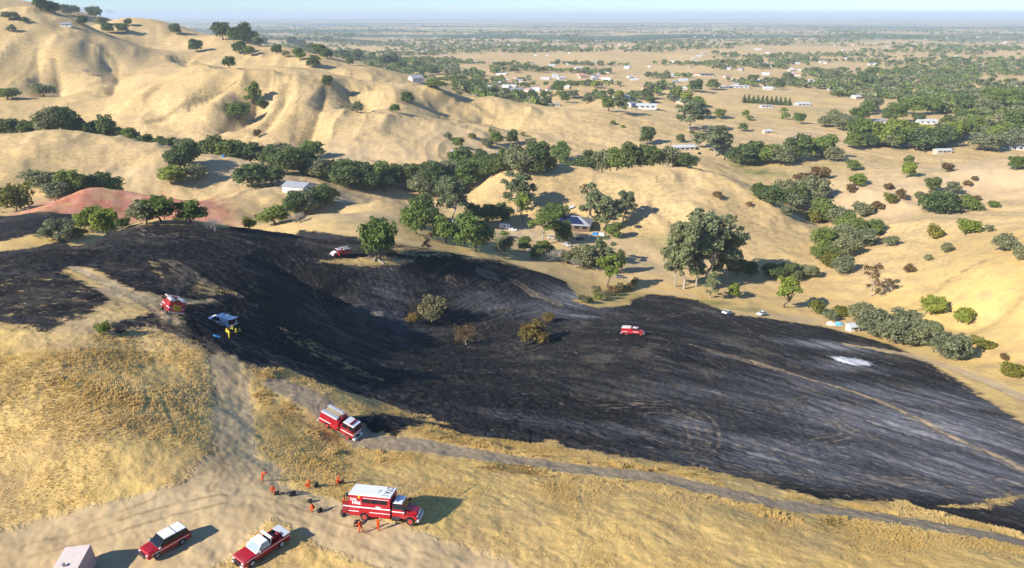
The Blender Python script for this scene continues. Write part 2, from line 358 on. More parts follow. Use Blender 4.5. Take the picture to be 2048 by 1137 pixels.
for pl, hw in (([(1500,722),(1560,742),(1700,783),(1800,822),(1900,872),(2060,945)],.75), ([(1690,243),(1760,251),(1840,257),(1900,268),(1960,285)],3), ([(1300,196),(1345,200),(1372,208),(1350,216),(1310,218)],2.2), ([(1500,216),(1420,210),(1372,206)],2.2), ([(1640,262),(1560,248),(1480,226)],2),
  ([(1700,690),(1800,706),(1900,735),(1980,765),(2060,802)],2.2), ([(1275,300),(1300,285),(1285,262),(1270,232)],1.6), ([(1120,330),(1200,322),(1290,314),(1400,312)],1.8), ([(1040,490),(1100,470),(1160,492),(1230,545),(1300,580),(1390,592)],1.7), ([(1400,420),(1470,450),(1560,470),(1630,480)],.9)):
    line_field(road, pl, half=hw)
for pl in ([(1300,674),(1420,702),(1560,742),(1700,783),(1800,822),(1900,872),(2060,945)], [(1300,590),(1420,604),(1500,634),(1640,655),(1720,680),(1850,728),(1960,790)],
           [(620,520),(700,524),(790,540)], [(1180,812),(1290,812),(1350,820),(1395,845),(1408,882),(1380,905),(1300,880)], [(1150,790),(1280,806),(1350,810),(1412,838),(1428,885),(1400,918),(1500,960),(1700,985)],
           [(1300,830),(1340,832),(1378,850),(1390,885),(1370,898)], [(1400,930),(1560,950),(1750,960),(1900,960),(2060,965)], [(1500,880),(1640,930),(1800,965),(2060,990)], [(1420,720),(1560,790),(1750,880),(1950,960)],
           [(1760,975),(1640,948),(1575,930),(1558,905),(1610,885),(1700,872),(1740,850),(1712,838),(1600,850)], [(120,490),(200,468),(280,463),(360,468),(460,480)],
           [(330,520),(400,560),(470,590)], [(350,540),(430,600)], [(1300,640),(1400,622),(1450,640),(1560,690)], [(960,545),(1040,570),(1120,610)], [(1100,640),(1000,600),(900,560)],
           [(560,720),(640,740),(760,800)], [(520,740),(620,790),(700,860)], [(480,760),(440,720),(360,670),(300,640)], *[[(505+44*k,478+3*k),(565+44*k,535+6*k),(640+46*k,620+7*k)] for k in (0, 1, 3, 4, 6, 8)], *[[(480+30*k,690+9*k),(600+30*k,745+12*k),(760+34*k,812+12*k)] for k in range(4)], [(1600,800),(1660,790),(1690,812)]):
    rut_field(rut, pl, 2.2, .85 if pl[0] in ((1300, 674), (960, 545), (330, 520)) else (.10 if pl[0][1] < 505 and pl[0][0] >= 505 else .32))
for pl, g in (([(500,1000),(600,1030),(760,1090),(900,1140)], 2.0), ([(440,1000),(350,1020),(200,1065),(60,1100)], 2.0),
              ([(430,780),(445,840),(428,885),(440,940),(420,980)], .7)):
    rut_field(trail, pl, g, .22)
for pl in ([(1165,958),(1163,1000),(1178,1040),(1162,1090),(1150,1145)], [(960,965),(900,1010),(850,1060)], [(1010,990),(960,1030),(900,1075)],
           [(280,770),(295,800),(285,830)], [(320,790),(345,850),(350,870)], [(60,790),(40,840)], [(80,780),(72,820)], [(440,930),(300,1000),(150,1055)]):
    line_field(trail, pl, half=.16)
red = mask_field(); poly_sdf(red, [(20,440),(60,408),(130,386),(220,383),(330,394),(430,397),(470,420),(470,452),(400,450),(330,446),(250,446),(150,440)], pad=40)
zero = lambda: np.zeros(H.shape, np.float32)
green, ash, white, pale = zero(), zero(), zero(), zero()
blobs(green, [(1520,345,16,22,1),(1480,335,10,14,.8),(1410,607,9,5,.9),(1480,618,8,4,.8),(1250,592,9,7,.7),(1200,600,12,9,.6),(1150,588,8,8,.4),(1650,330,14,12,.5),
  (1330,480,14,12,.35),(1640,220,40,26,.4),(1860,345,12,10,.35),(690,445,12,7,.3),(1290,530,12,9,.35),(1700,380,9,9,.2),(1830,625,10,8,.3),(880,500,7,5,.3)])
blobs(ash, [(1150,600,9,10,.9),(1090,620,12,9,.45),(1560,920,9,4,.7),(1500,880,6,4,.5),(1380,850,6,4,.55),(1650,690,14,5,.75),(1690,735,10,4,.6),(1740,780,14,6,.6),(1850,830,12,6,.65),
  (1950,890,10,6,.55),(1450,690,5,2,.4),(1640,950,8,3,.5),(1750,950,9,4,.35),(1160,632,5,2,.9),(1000,610,12,10,.25),(1430,710,3,1.5,.6),(1600,760,14,5,.3),(780,590,6,9,.25),(1850,850,28,16,.75),(1960,940,22,12,.6),(1720,960,30,6,.45),(1550,800,30,8,.3),(1760,790,26,10,.55),(1900,800,16,10,.5),(1200,860,20,5,.25),(1600,900,20,6,.5),(800,640,10,8,.25)])
blobs(white, [(1703,722,4.6,3.6,1.3),(1690,718,3,2.4,1.0)])
blobs(pale, [(980,300,60,40,.7),(700,312,60,26,.6),(1040,470,24,16,.8),(1190,490,30,18,.6),(1280,530,22,20,.7),(1160,520,20,20,.5),(1350,300,50,40,.5),(1750,390,45,45,.75),(1950,350,55,45,.8),
  (1600,270,70,50,.5),(470,350,50,26,.6),(650,390,40,16,.5),(700,430,26,20,.5),(1600,640,20,7,.7),(560,370,30,12,.6),(1500,560,20,8,.3),(260,300,50,20,.2),(230,590,12,9,.8),(180,640,14,8,.5),(300,600,9,5,.6),(330,350,45,14,.4)])

# contour furrows across the burnt slope: psi stays constant along a furrow
gx = np.linspace(-160, 180, 400); gsl = np.interp(gx, [-160, -90, -70, -34, 10, 40, 74, 180], [.05, -.08, -.14, -.50, -1.25, -1.40, -1.62, -1.7])
gint = np.concatenate([[0], np.cumsum((gsl[1:] + gsl[:-1]) / 2 * np.diff(gx))])
psi = (YY - np.interp(XX, gx, gint)) * np.cos(np.arctan(np.interp(XX, gx, gsl)))
bm_ = np.clip(burn / 2.0, 0, 1) * np.clip((420 - RR) / 60, 0, 1)[None, :]
psw = psi + .7 * fbm(XX / 26, YY / 26, 81, 3)
H += bm_ * (.34 * vnoise(psw / 3.4, XX / 40 + YY / 60, 83) + .20 * vnoise(psw / 1.5, XX / 22, 85) + .16 * fbm(XX / 1.3, YY / 1.3, 87, 2))
bare = mask_field(); poly_sdf(bare, [(-80,500),(120,505),(240,545),(410,600),(340,655),(205,668),(100,690),(-80,690)])
terr = zero(); blobs(terr, [(120,330,70,40,1),(330,320,50,34,.9),(1480,425,38,26,1),(1560,450,30,24,.9),(1330,400,36,26,.5),(480,215,60,40,.5),(600,230,50,40,.6),(780,250,60,40,.7),(330,240,60,50,.5),(1180,260,60,40,.5),(200,200,60,50,.5),(1900,520,40,40,.5),(700,420,40,20,.4)])
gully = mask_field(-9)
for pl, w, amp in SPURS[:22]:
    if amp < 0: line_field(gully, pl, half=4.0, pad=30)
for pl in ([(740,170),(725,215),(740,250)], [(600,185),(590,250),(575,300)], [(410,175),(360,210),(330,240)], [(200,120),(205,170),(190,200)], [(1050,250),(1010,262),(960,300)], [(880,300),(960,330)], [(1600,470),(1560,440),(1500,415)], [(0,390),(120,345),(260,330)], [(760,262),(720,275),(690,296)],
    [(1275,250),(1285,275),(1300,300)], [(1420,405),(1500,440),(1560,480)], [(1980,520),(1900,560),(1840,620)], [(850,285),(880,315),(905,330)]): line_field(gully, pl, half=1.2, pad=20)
nTh, nR = H.shape
V = np.stack([XX.ravel(), YY.ravel(), H.ravel()], 1)
ii = np.arange(nTh * nR).reshape(nTh, nR)
Fq = np.stack([ii[:-1, :-1].ravel(), ii[1:, :-1].ravel(), ii[1:, 1:].ravel(), ii[:-1, 1:].ravel()], 1)
gm = np_mesh('ground', V, Fq, smooth=True)
for nm, a in (('burn', np.clip(burn, -30, 30)), ('road', road), ('dozer', dozer), ('rut', rut), ('trail', trail), ('red', np.clip(red, -30, 30)),
              ('green', green), ('ash', ash), ('white', white), ('pale', pale), ('psi', psi), ('terr', terr), ('gully', gully)): attr(gm, nm, a)
gobj = bpy.data.objects.new('ground', gm); C.objects.link(gobj)
tag(gobj, 'dry golden hills and burnt black slope running out to the plain', 'ground', kind='structure')

def ground_material():
    n = NT('ground_cover'); pos = n.node('ShaderNodeNewGeometry', 0)
    A = {k: n.attr(k) for k in ('burn', 'road', 'dozer', 'rut', 'trail', 'red', 'green', 'ash', 'white', 'pale', 'psi', 'terr', 'gully')}
    big, midn, fine = n.noise(pos, .012, 4), n.noise(pos, .11, 4, .6), n.noise(pos, 1.3, 4, .65)
    vf = n.noise(pos, 5.0, 2, .6)
    # dry grass: straw gold, paler and browner patches
    g = n.mix(n.ramp(big, .35, .68), (.60, .40, .125), (.66, .46, .175))
    g = n.mix(n.ramp(midn, .42, .72), g, (.44, .30, .135))
    g = n.mix(n.ramp(fine, .50, .75, 0, .45), g, (.37, .245, .105))
    g = n.mix(n.ramp(vf, .52, .78, 0, .4), g, (.66, .49, .25))
    sepz = n.t.nodes.new('ShaderNodeSeparateXYZ'); n.t.links.new(pos, sepz.inputs[0]); zz = sepz.outputs[2]
    tw = n.math('SINE', n.math('MULTIPLY', n.math('ADD', zz, n.math('MULTIPLY', n.noise(pos, .045, 4, .65), 6.0)), 4.2))
    tbrk = n.ramp(n.noise(pos, .09, 4, .6), .42, .62)
    tfac = n.math('MULTIPLY', n.math('MULTIPLY', n.ramp(tw, .15, .9), tbrk), n.math('MULTIPLY', A['terr'], .7))
    g = n.mix(tfac, g, (.25, .17, .085))
    spk = n.noise(pos, .32, 5, .75); spk2 = n.noise(n.map(pos, (.03, .10, .1)), 1.0, 5, .7)
    midd = n.ramp(sepz.outputs[1], 230, 420)
    g = n.mix(n.math('MULTIPLY', midd, .62), g, n.mix(n.ramp(big, .35, .68), (.51, .365, .18), (.56, .41, .215)))
    g = n.mix(n.math('MULTIPLY', n.ramp(spk, .47, .63), n.math('MULTIPLY', midd, .70)), g, (.30, .215, .11))
    g = n.mix(n.math('MULTIPLY', n.ramp(spk2, .48, .64), n.math('MULTIPLY', midd, .6)), g, (.41, .30, .155))
    g = n.mix(n.math('MULTIPLY', n.ramp(n.noise(pos, .75, 4, .8, out=0), .54, .66), n.math('MULTIPLY', midd, .55)), g, (.25, .185, .095))
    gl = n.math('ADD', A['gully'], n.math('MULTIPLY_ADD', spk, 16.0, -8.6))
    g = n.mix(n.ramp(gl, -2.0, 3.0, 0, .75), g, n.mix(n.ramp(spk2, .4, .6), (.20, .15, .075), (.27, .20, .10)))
    dirt = n.mix(n.ramp(midn, .35, .7), (.52, .385, .215), (.44, .315, .165))
    dirt = n.mix(n.ramp(fine, .5, .75, 0, .5), dirt, (.58, .44, .26))
    palef = n.math('MULTIPLY', A['pale'], n.ramp(midn, .2, .6, .6, 1.0))
    g = n.mix(palef, g, n.mix(n.ramp(fine, .4, .7), (.53, .395, .245), (.47, .34, .20)))
    # far farmland on the plain: long fields and orchard belts
    sep = n.t.nodes.new('ShaderNodeSeparateXYZ'); n.t.links.new(pos, sep.inputs[0]); yy = sep.outputs[1]
    fl = n.noise(n.map(pos, (.00009, .00042, 0)), 1.0, 5, .6)
    fl2 = n.noise(n.map(pos, (.0004, .0016, 0)), 1.0, 4, .6)
    farm = n.mix(n.ramp(fl, .44, .52), (.10, .13, .075), (.42, .32, .17)); farm = n.mix(n.ramp(fl2, .55, .62), farm, (.06, .085, .05))
    g = n.mix(n.ramp(n.math('ADD', yy, n.math('MULTIPLY', fl2, 2600.0)), 4600, 6200), g, farm)
    grn = n.math('MULTIPLY', A['green'], n.ramp(midn, .3, .65, .3, 1.1), clamp=True)
    g = n.mix(grn, g, n.mix(n.ramp(fine, .4, .7), (.12, .15, .035), (.20, .21, .07)))
    # fire retardant
    rn = n.math('ADD', n.math('MULTIPLY', A['red'], .09), n.math('MULTIPLY_ADD', n.noise(n.map(pos, (.11, .26, .2)), 1.0, 6, .75), 5.4, -2.7))
    g = n.mix(n.math('MULTIPLY', n.ramp(rn, -.5, .8, 0, .85), n.ramp(n.noise(pos, .16, 5, .75), .36, .58, .42, 1.0)), g, n.mix(n.ramp(midn, .35, .65), (.45, .12, .08), (.50, .20, .155)))
    # burn scar: charcoal with ash streaks along the slope and straw left unburnt at its rim
    cx = n.t.nodes.new('ShaderNodeCombineXYZ'); wob = n.math('MULTIPLY', n.noise(pos, .05, 3, .6), 2.4)
    n.t.links.new(n.math('ADD', A['psi'], wob), cx.inputs[0]); n.t.links.new(sep.outputs[0], cx.inputs[1]); n.t.links.new(sep.outputs[1], cx.inputs[2]); sv = cx.outputs[0]
    st1 = n.noise(n.map(sv, (.40, .03, .02)), 1.0, 5, .68); st2 = n.noise(n.map(sv, (1.5, .10, .07)), 1.0, 5, .72); sp = n.noise(pos, 2.1, 3, .75)
    st3 = n.noise(n.map(sv, (.9, .05, .04), loc=(7, 3, 0)), 1.0, 4, .7); pat = n.noise(pos, .035, 5, .62)
    lt = n.math('ADD', n.math('MULTIPLY', A['ash'], .9), n.ramp(pat, .44, .68, .08, .55), clamp=True)
    b = n.mix(n.math('MULTIPLY', n.ramp(st1, .36, .64), lt), (.012, .0118, .012), (.075, .072, .071))
    b = n.mix(n.math('MULTIPLY', n.ramp(st2, .50, .70), n.math('MULTIPLY_ADD', lt, .85, .12)), b, (.135, .128, .122))
    b = n.mix(n.ramp(st3, .56, .70, 0, .75), b, (.008, .008, .009))
    b = n.mix(n.math('MULTIPLY', n.ramp(midn, .48, .70), n.ramp(pat, .42, .6, .1, .75)), b, (.11, .086, .058))
    b = n.mix(n.ramp(sp, .60, .74, 0, .75), b, (.25, .21, .165))
    b = n.mix(n.ramp(n.noise(pos, .9, 4, .8), .62, .70, 0, .7), b, (.26, .21, .14))
    astr = n.math('MULTIPLY', A['ash'], n.ramp(n.math('ADD', n.math('MULTIPLY', st2, .62), n.math('MULTIPLY', st1, .45)), .40, .66, .10, 1.2), clamp=True)
    b = n.mix(astr, b, (.27, .265, .27))
    edge = n.math('ADD', A['burn'], n.math('MULTIPLY_ADD', n.noise(pos, .30, 6, .78), 9.0, -4.5))
    edge = n.math('ADD', edge, n.math('MULTIPLY_ADD', st2, 4.0, -2.0))
    bm = n.ramp(edge, -.35, .35)
    scorch = n.ramp(edge, -2.2, .1, 0, .55)
    g = n.mix(scorch, g, (.25, .175, .085))
    # dirt tracks on grass, then the burn, then ruts worn through the char
    rd = n.math('ADD', A['road'], n.math('MULTIPLY_ADD', n.noise(pos, .7, 4, .7), 3.2, -1.6))
    rdm = n.ramp(rd, -.5, .6)
    col = n.mix(n.math('MULTIPLY', rdm, .92), g, dirt)
    col = n.mix(n.math('MULTIPLY', bm, n.math('MULTIPLY_ADD', rdm, -.85, 1.0)), col, b)
    dz = n.math('ADD', A['dozer'], n.math('MULTIPLY_ADD', n.noise(pos, .9, 4, .75), 2.8, -1.4))
    tread = n.node('ShaderNodeTexWave', 1, {'bands_direction': 'X'}, Vector=n.map(pos, (1, 1, 0), (0, 0, R(8))), Scale=.9, Distortion=2.5, Detail=2.0, Detail_Scale=2.0)
    dcol = n.mix(n.ramp(fine, .4, .7), (.37, .285, .185), (.27, .205, .135)); dcol = n.mix(n.ramp(tread, .55, .8, 0, .5), dcol, (.19, .145, .095))
    dcol = n.mix(n.ramp(vf, .55, .75, 0, .6), dcol, (.42, .33, .20))
    col = n.mix(n.ramp(dz, -.3, .45, 0, .95), col, dcol)
    rt = n.ramp(n.math('ADD', A['rut'], n.math('MULTIPLY_ADD', n.noise(pos, .8, 3, .7), .9, -.5)), -.22, .12, 0, .62)
    rt = n.math('MULTIPLY', rt, n.ramp(n.noise(pos, .12, 4, .7), .36, .60, .08, 1.0))
    col = n.mix(rt, col, n.mix(n.ramp(fine, .4, .65), (.30, .225, .14), (.13, .105, .08)))
    tr = n.ramp(n.math('ADD', A['trail'], n.math('MULTIPLY_ADD', fine, .5, -.25)), -.14, .10, 0, .55)
    tr = n.math('MULTIPLY', tr, n.ramp(n.noise(pos, .15, 4, .7), .36, .6, .1, 1.0))
    col = n.mix(tr, col, (.23, .16, .08))
    wt = n.ramp(n.math('ADD', A['white'], n.math('MULTIPLY_ADD', n.math('ADD', n.noise(pos, .7, 5, .75), n.math('MULTIPLY', st2, .8)), 2.2, -2.0)), .2, .6)
    wt = n.math('MULTIPLY', wt, n.math('ADD', n.ramp(A['white'], .15, .45), n.math('MULTIPLY', bm, .22), clamp=True))
    col = n.mix(wt, col, (.62, .62, .61))
    nb = n.math('MULTIPLY_ADD', n.noise(pos, .55, 5, .7), 1.0, n.math('MULTIPLY', n.noise(pos, .06, 4, .6), .8))
    nb = n.math('ADD', nb, n.math('MULTIPLY', tw, n.math('MULTIPLY', A['terr'], n.math('MULTIPLY', tbrk, .28))))
    nb = n.math('MULTIPLY', nb, n.math('MULTIPLY_ADD', rdm, -.7, 1.0))
    bmp = n.bump(n.math('ADD', nb, n.math('MULTIPLY', st2, n.math('MULTIPLY', bm, 1.6))),   .5, .5)
    return n.bsdf(col, .95, .08, normal=bmp)
gm.materials.append(ground_material())

# ------------------------------------------------------------------ air
hz = bpy.data.meshes.new('haze'); bmh = bmesh.new(); bmesh.ops.create_cube(bmh, size=1.0)
zlo, zhi = float(H.min()) - 1.5, max(float(H.max()), CAMZ) + 18
for v in bmh.verts: v.co = (v.co.x * 150000, v.co.y * 150000, (zlo + zhi) / 2 + v.co.z * (zhi - zlo))
bmh.to_mesh(hz); bmh.free()
hm = bpy.data.materials.new('haze'); hm.use_nodes = True; ht = hm.node_tree; ht.nodes.clear()
pv = ht.nodes.new('ShaderNodeVolumePrincipled'); ho = ht.nodes.new('ShaderNodeOutputMaterial')
pv.inputs['Color'].default_value = (.80, .92, 1.0, 1); pv.inputs['Density'].default_value = 7.5e-5; pv.inputs['Anisotropy'].default_value = 0.0
ht.links.new(pv.outputs[0], ho.inputs['Volume']); hz.materials.append(hm)
ho_ = bpy.data.objects.new('haze', hz); C.objects.link(ho_)
tag(ho_, 'thin blue haze that veils the far plain', 'haze', kind='stuff')
# ------------------------------------------------------------------ materials for built things
def paint(name, col, rough=.35, spec=.5, var=.06, dust=.25):
    n = NT(name); p = n.node('ShaderNodeNewGeometry', 0)
    c = n.mix(n.ramp(n.noise(p, 1.7, 4), .35, .75, 0, var * 4), col, tuple(x * .72 for x in col))
    c = n.mix(n.ramp(n.noise(p, .9, 5, .7), .50, .82, 0, dust), c, (.42, .34, .24))
    return n.bsdf(c, n.ramp(n.noise(p, 3.0, 3), .3, .7, rough * .8, min(1, rough * 1.5)), spec)
M = {k: paint(k.replace(' ', '_'), *v) for k, v in {
 'red': ((.36, .012, .02), .28, .5), 'dark_red': ((.22, .01, .016), .35, .45), 'white': ((.80, .80, .79), .35, .4, .03, .12), 'silver': ((.52, .53, .54), .4, .5),
 'black': ((.018, .018, .02), .5, .4, .05, .1), 'rubber': ((.025, .025, .026), .85, .2, .05, .45), 'rim': ((.45, .45, .46), .4, .5), 'red_rim': ((.38, .05, .04), .5, .4), 'glass': ((.012, .016, .02), .12, .35, .02, .03),
 'light_glass': ((.30, .36, .42), .1, .7, .02, .05), 'yellow_lens': ((.75, .42, .03), .3, .5), 'lamp_glass': ((.75, .75, .72), .15, .6), 'grey': ((.22, .22, .23), .6, .3), 'blue': ((.03, .22, .55), .6, .3), 'light_blue': ((.10, .42, .72), .6, .3),
 'yellow': ((.78, .55, .03), .7, .2), 'hose_tan': ((.50, .40, .26), .9, .1), 'pinkish': ((.52, .375, .335), .7, .25, .10, .3), 'orange': ((.72, .085, .012), .85, .15, .08, .08),
 'yellow_cloth': ((.80, .62, .05), .85, .15, .08, .08), 'navy': ((.02, .022, .035), .9, .1), 'skin': ((.38, .21, .14), .6, .3, .02, .02), 'boot': ((.02, .016, .013), .7, .2),
 'hair': ((.02, .015, .012), .8, .2), 'bag': ((.022, .022, .026), .8, .2), 'wall_white': ((.62, .61, .58), .8, .2), 'wall_tan': ((.50, .42, .32), .85, .2), 'wall_brown': ((.16, .11, .075), .85, .2),
 'roof_grey': ((.30, .31, .33), .7, .3), 'roof_pale': ((.50, .52, .54), .55, .4), 'roof_brown': ((.24, .17, .13), .85, .2), 'roof_tile': ((.42, .22, .15), .85, .2), 'solar': ((.015, .025, .07), .15, .6, .03, .05),
 'container_top': ((.60, .50, .45), .75, .2, .08, .3), 'wood': ((.22, .16, .11), .9, .1)}.items()}

class MB:                                              # collects pieces of one part, then links them as one mesh object
    def __init__(s): s.bm = bmesh.new()
    def hexa(s, P8, mi=0):                             # 8 corners: bottom 4 then top 4, both counter-clockwise
        v = [s.bm.verts.new(p) for p in P8]
        for f in ((3,2,1,0),(4,5,6,7),(0,1,5,4),(1,2,6,5),(2,3,7,6),(3,0,4,7)):
            s.bm.faces.new([v[i] for i in f]).material_index = mi
        return s
    def box(s, x0, x1, y0, y1, z0, z1, tx=0, ty=0, fx=None, mi=0):   # optional taper of the top
        a, b = (tx, tx) if fx is None else (tx, fx)
        return s.hexa([(x0,y0,z0),(x1,y0,z0),(x1,y1,z0),(x0,y1,z0),(x0+a,y0+ty,z1),(x1-b,y0+ty,z1),(x1-b,y1-ty,z1),(x0+a,y1-ty,z1)], mi)
    def prism(s, prof, y0, y1, inset=None):            # side outline (x, z) pulled across the width
        a = [s.bm.verts.new((x, y0, z)) for x, z in prof]; b = [s.bm.verts.new((x, y1, z)) for x, z in prof]
        s.bm.faces.new(a); s.bm.faces.new(b[::-1])
        for i in range(len(prof)):
            j = (i + 1) % len(prof); s.bm.faces.new((a[j], a[i], b[i], b[j]))
        return s
    def cyl(s, c, r, h, axis='z', n=16, r2=None):
        m = Matrix.Translation(c) @ {'z': Matrix(), 'y': Matrix.Rotation(R(90), 4, 'X'), 'x': Matrix.Rotation(R(90), 4, 'Y')}[axis]
        bmesh.ops.create_cone(s.bm, cap_ends=True, segments=n, radius1=r, radius2=r if r2 is None else r2, depth=h, matrix=m); return s
    def tube(s, pts, r, n=6, r1=None):
        pts = [Vector(p) for p in pts]; rings = []
        for i, p in enumerate(pts):
            d = (pts[min(i + 1, len(pts) - 1)] - pts[max(i - 1, 0)]).normalized()
            u = d.cross(Vector((0, 0, 1)) if abs(d.z) < .9 else Vector((1, 0, 0))).normalized(); w = d.cross(u)
            rr = r if r1 is None else r + (r1 - r) * i / (len(pts) - 1)
            rings.append([s.bm.verts.new(p + (u * math.cos(k * 2 * math.pi / n) + w * math.sin(k * 2 * math.pi / n)) * rr) for k in range(n)])
        for a, b in zip(rings, rings[1:]):
            for k in range(n): s.bm.faces.new((a[k], a[(k + 1) % n], b[(k + 1) % n], b[k]))
        s.bm.faces.new(rings[0]); s.bm.faces.new(rings[-1]); return s
    def sphere(s, c, r, sc=(1, 1, 1), u=10, v=8):
        bmesh.ops.create_uvsphere(s.bm, u_segments=u, v_segments=v, radius=r, matrix=Matrix.Translation(c) @ Matrix.Diagonal((*sc, 1))); return s
    def plate(s, pts, t=.012):                          # a quad pane given a little thickness along its normal
        p = [Vector(q) for q in pts]; n = (p[1] - p[0]).cross(p[2] - p[0]).normalized() * t
        return s.hexa([tuple(q - n) for q in p] + [tuple(q + n) for q in p])
    def build(s, name, mat, parent=None, bevel=0.0, smooth=False, label=None, mats=None):
        bmesh.ops.recalc_face_normals(s.bm, faces=s.bm.faces)
        if bevel:
            e = [e for e in s.bm.edges if len(e.link_faces) == 2 and e.calc_face_angle(0) > R(25)]
            bmesh.ops.bevel(s.bm, geom=e, offset=bevel, segments=2, affect='EDGES', clamp_overlap=True)
        me = bpy.data.meshes.new(name); s.bm.to_mesh(me); s.bm.free()
        for m in (mats or [mat]): me.materials.append(m if isinstance(m, bpy.types.Material) else M[m])
        if smooth: me.polygons.foreach_set('use_smooth', np.ones(len(me.polygons), bool))
        o = bpy.data.objects.new(name, me); C.objects.link(o)
        if parent: o.parent = parent
        if label: o['label'] = label
        return o

def copy_tree(o, parent=None):
    c = o.copy(); C.objects.link(c)
    if parent: c.parent = parent
    for ch in o.children: copy_tree(ch, c)
    return c
def seat(o, p, heading, tilt=True, dz=0.0):             # stand a thing on the ground at p, facing heading (angle of local +x)
    nz = gnormal(p.x, p.y) if tilt else Vector((0, 0, 1))
    f = Vector((math.cos(heading), math.sin(heading), 0)); f = (f - nz * f.dot(nz)).normalized(); l = nz.cross(f)
    o.rotation_euler = Matrix((f, l, nz)).transposed().to_euler(); o.location = (p.x, p.y, ground(p.x, p.y) + dz)
    return o
def between(rear, front):                               # midpoint and heading from two ground pixels
    a, b = hit(*rear), hit(*front); return (a + b) / 2, math.atan2(b.y - a.y, b.x - a.x), (b - a).length

def arch(cx, r, z0, n=8):                               # wheel arch cut into a lower body outline, right to left
    a0 = math.asin(min(.98, (z0 - r * .95) / r)) if z0 > r * .95 else 0
    return [(cx + r * 1.12 * math.cos(t), max(z0, r + r * 1.12 * math.sin(t) - .0)) for t in [math.pi * k / n for k in range(n + 1)]]
def wheels(root, xs, hw, r, w=.26, rim='rim', dual=()):
    for x in xs:
        for sgn in (-1, 1):
            ww = w * (1.9 if x in dual else 1); yc = sgn * (hw - ww / 2)
            t = MB().cyl((x, yc, r), r, ww, 'y', 20).build('wheel', 'rubber', root, .03)
            m = MB().cyl((x, yc + sgn * (ww / 2 - .005), r), r * .6, .05, 'y', 14); m.cyl((x, yc + sgn * (ww / 2 + .02), r), r * .2, .06, 'y', 10)
            m.build('rim', rim, t)
def frustum_cab(root, x0, x1, rx0, rx1, hw0, hw1, z0, z1, body, roofm, name='cabin', glass='glass', doors=1, roof_h=.06, pil=.10):
    # greenhouse: pillars in body colour, glazing set proud of them, roof panel on top
    B = [(x0,-hw0,z0),(x1,-hw0,z0),(x1,hw0,z0),(x0,hw0,z0)]; T = [(rx0,-hw1,z1),(rx1,-hw1,z1),(rx1,hw1,z1),(rx0,hw1,z1)]
    MB().hexa(B + T).build(name, body, root, .04)
    MB().box(rx0 - .03, rx1 + .03, -hw1 - .03, hw1 + .03, z1 - .02, z1 + roof_h, .05, .05).build('roof', roofm, root, .025)
    def L(a, b, t): return tuple(a[i] + (b[i] - a[i]) * t for i in range(3))
    def pane(a, b, c, d, m=.07, nm='window', mt=glass):  # a,b bottom edge, c,d top edge
        q = [L(L(a, b, m), L(d, c, m), .1), L(L(a, b, 1 - m), L(d, c, 1 - m), .1), L(L(a, b, 1 - m), L(d, c, 1 - m), .9), L(L(a, b, m), L(d, c, m), .9)]
        MB().plate(q, .02).build(nm, mt, root)
    pane(B[1], B[2], T[2], T[1], .06, 'windshield'); pane(B[3], B[0], T[0], T[3], .08, 'rear_window')
    for i, j in ((0, 1), (2, 3)):
        for k in range(doors):
            t0, t1 = k / doors, (k + 1) / doors
            pane(L(B[i], B[j], t0), L(B[i], B[j], t1), L(T[i], T[j], t1), L(T[i], T[j], t0), .06)
def mirrors(root, x, hw, z, mat='black', s=1.0):
    for sg in (-1, 1): MB().box(x - .06 * s, x + .06 * s, sg * hw - .02, sg * (hw + .2 * s), z, z + .2 * s).build('mirror', mat, root, .02)
def lamps(root, x, hw, z, w=.32, h=.18):
    for sg in (-1, 1): MB().box(x - .05, x + .03, sg * hw - w / 2, sg * hw + w / 2, z, z + h).build('headlight', 'lamp_glass', root, .02)
def lettering(root, txt, size, loc, rot, mat, name='lettering', bold=.0, w=None):
    cu = bpy.data.curves.new('text', 'FONT'); cu.body = txt; cu.size = size; cu.align_x = 'CENTER'; cu.align_y = 'CENTER'; cu.extrude = .006; cu.offset = bold
    to = bpy.data.objects.new('text', cu); C.objects.link(to)
    me = bpy.data.meshes.new_from_object(to.evaluated_get(bpy.context.evaluated_depsgraph_get())); bpy.data.objects.remove(to); bpy.data.curves.remove(cu)
    me.name = name; me.materials.clear(); me.materials.append(M[mat])
    if w:
        xs = [v.co.x for v in me.vertices]; k = w / (max(xs) - min(xs))
        for v in me.vertices: v.co.x *= k
    o = bpy.data.objects.new(name, me); C.objects.link(o); o.parent = root; o.location = loc; o.rotation_euler = rot
    return o

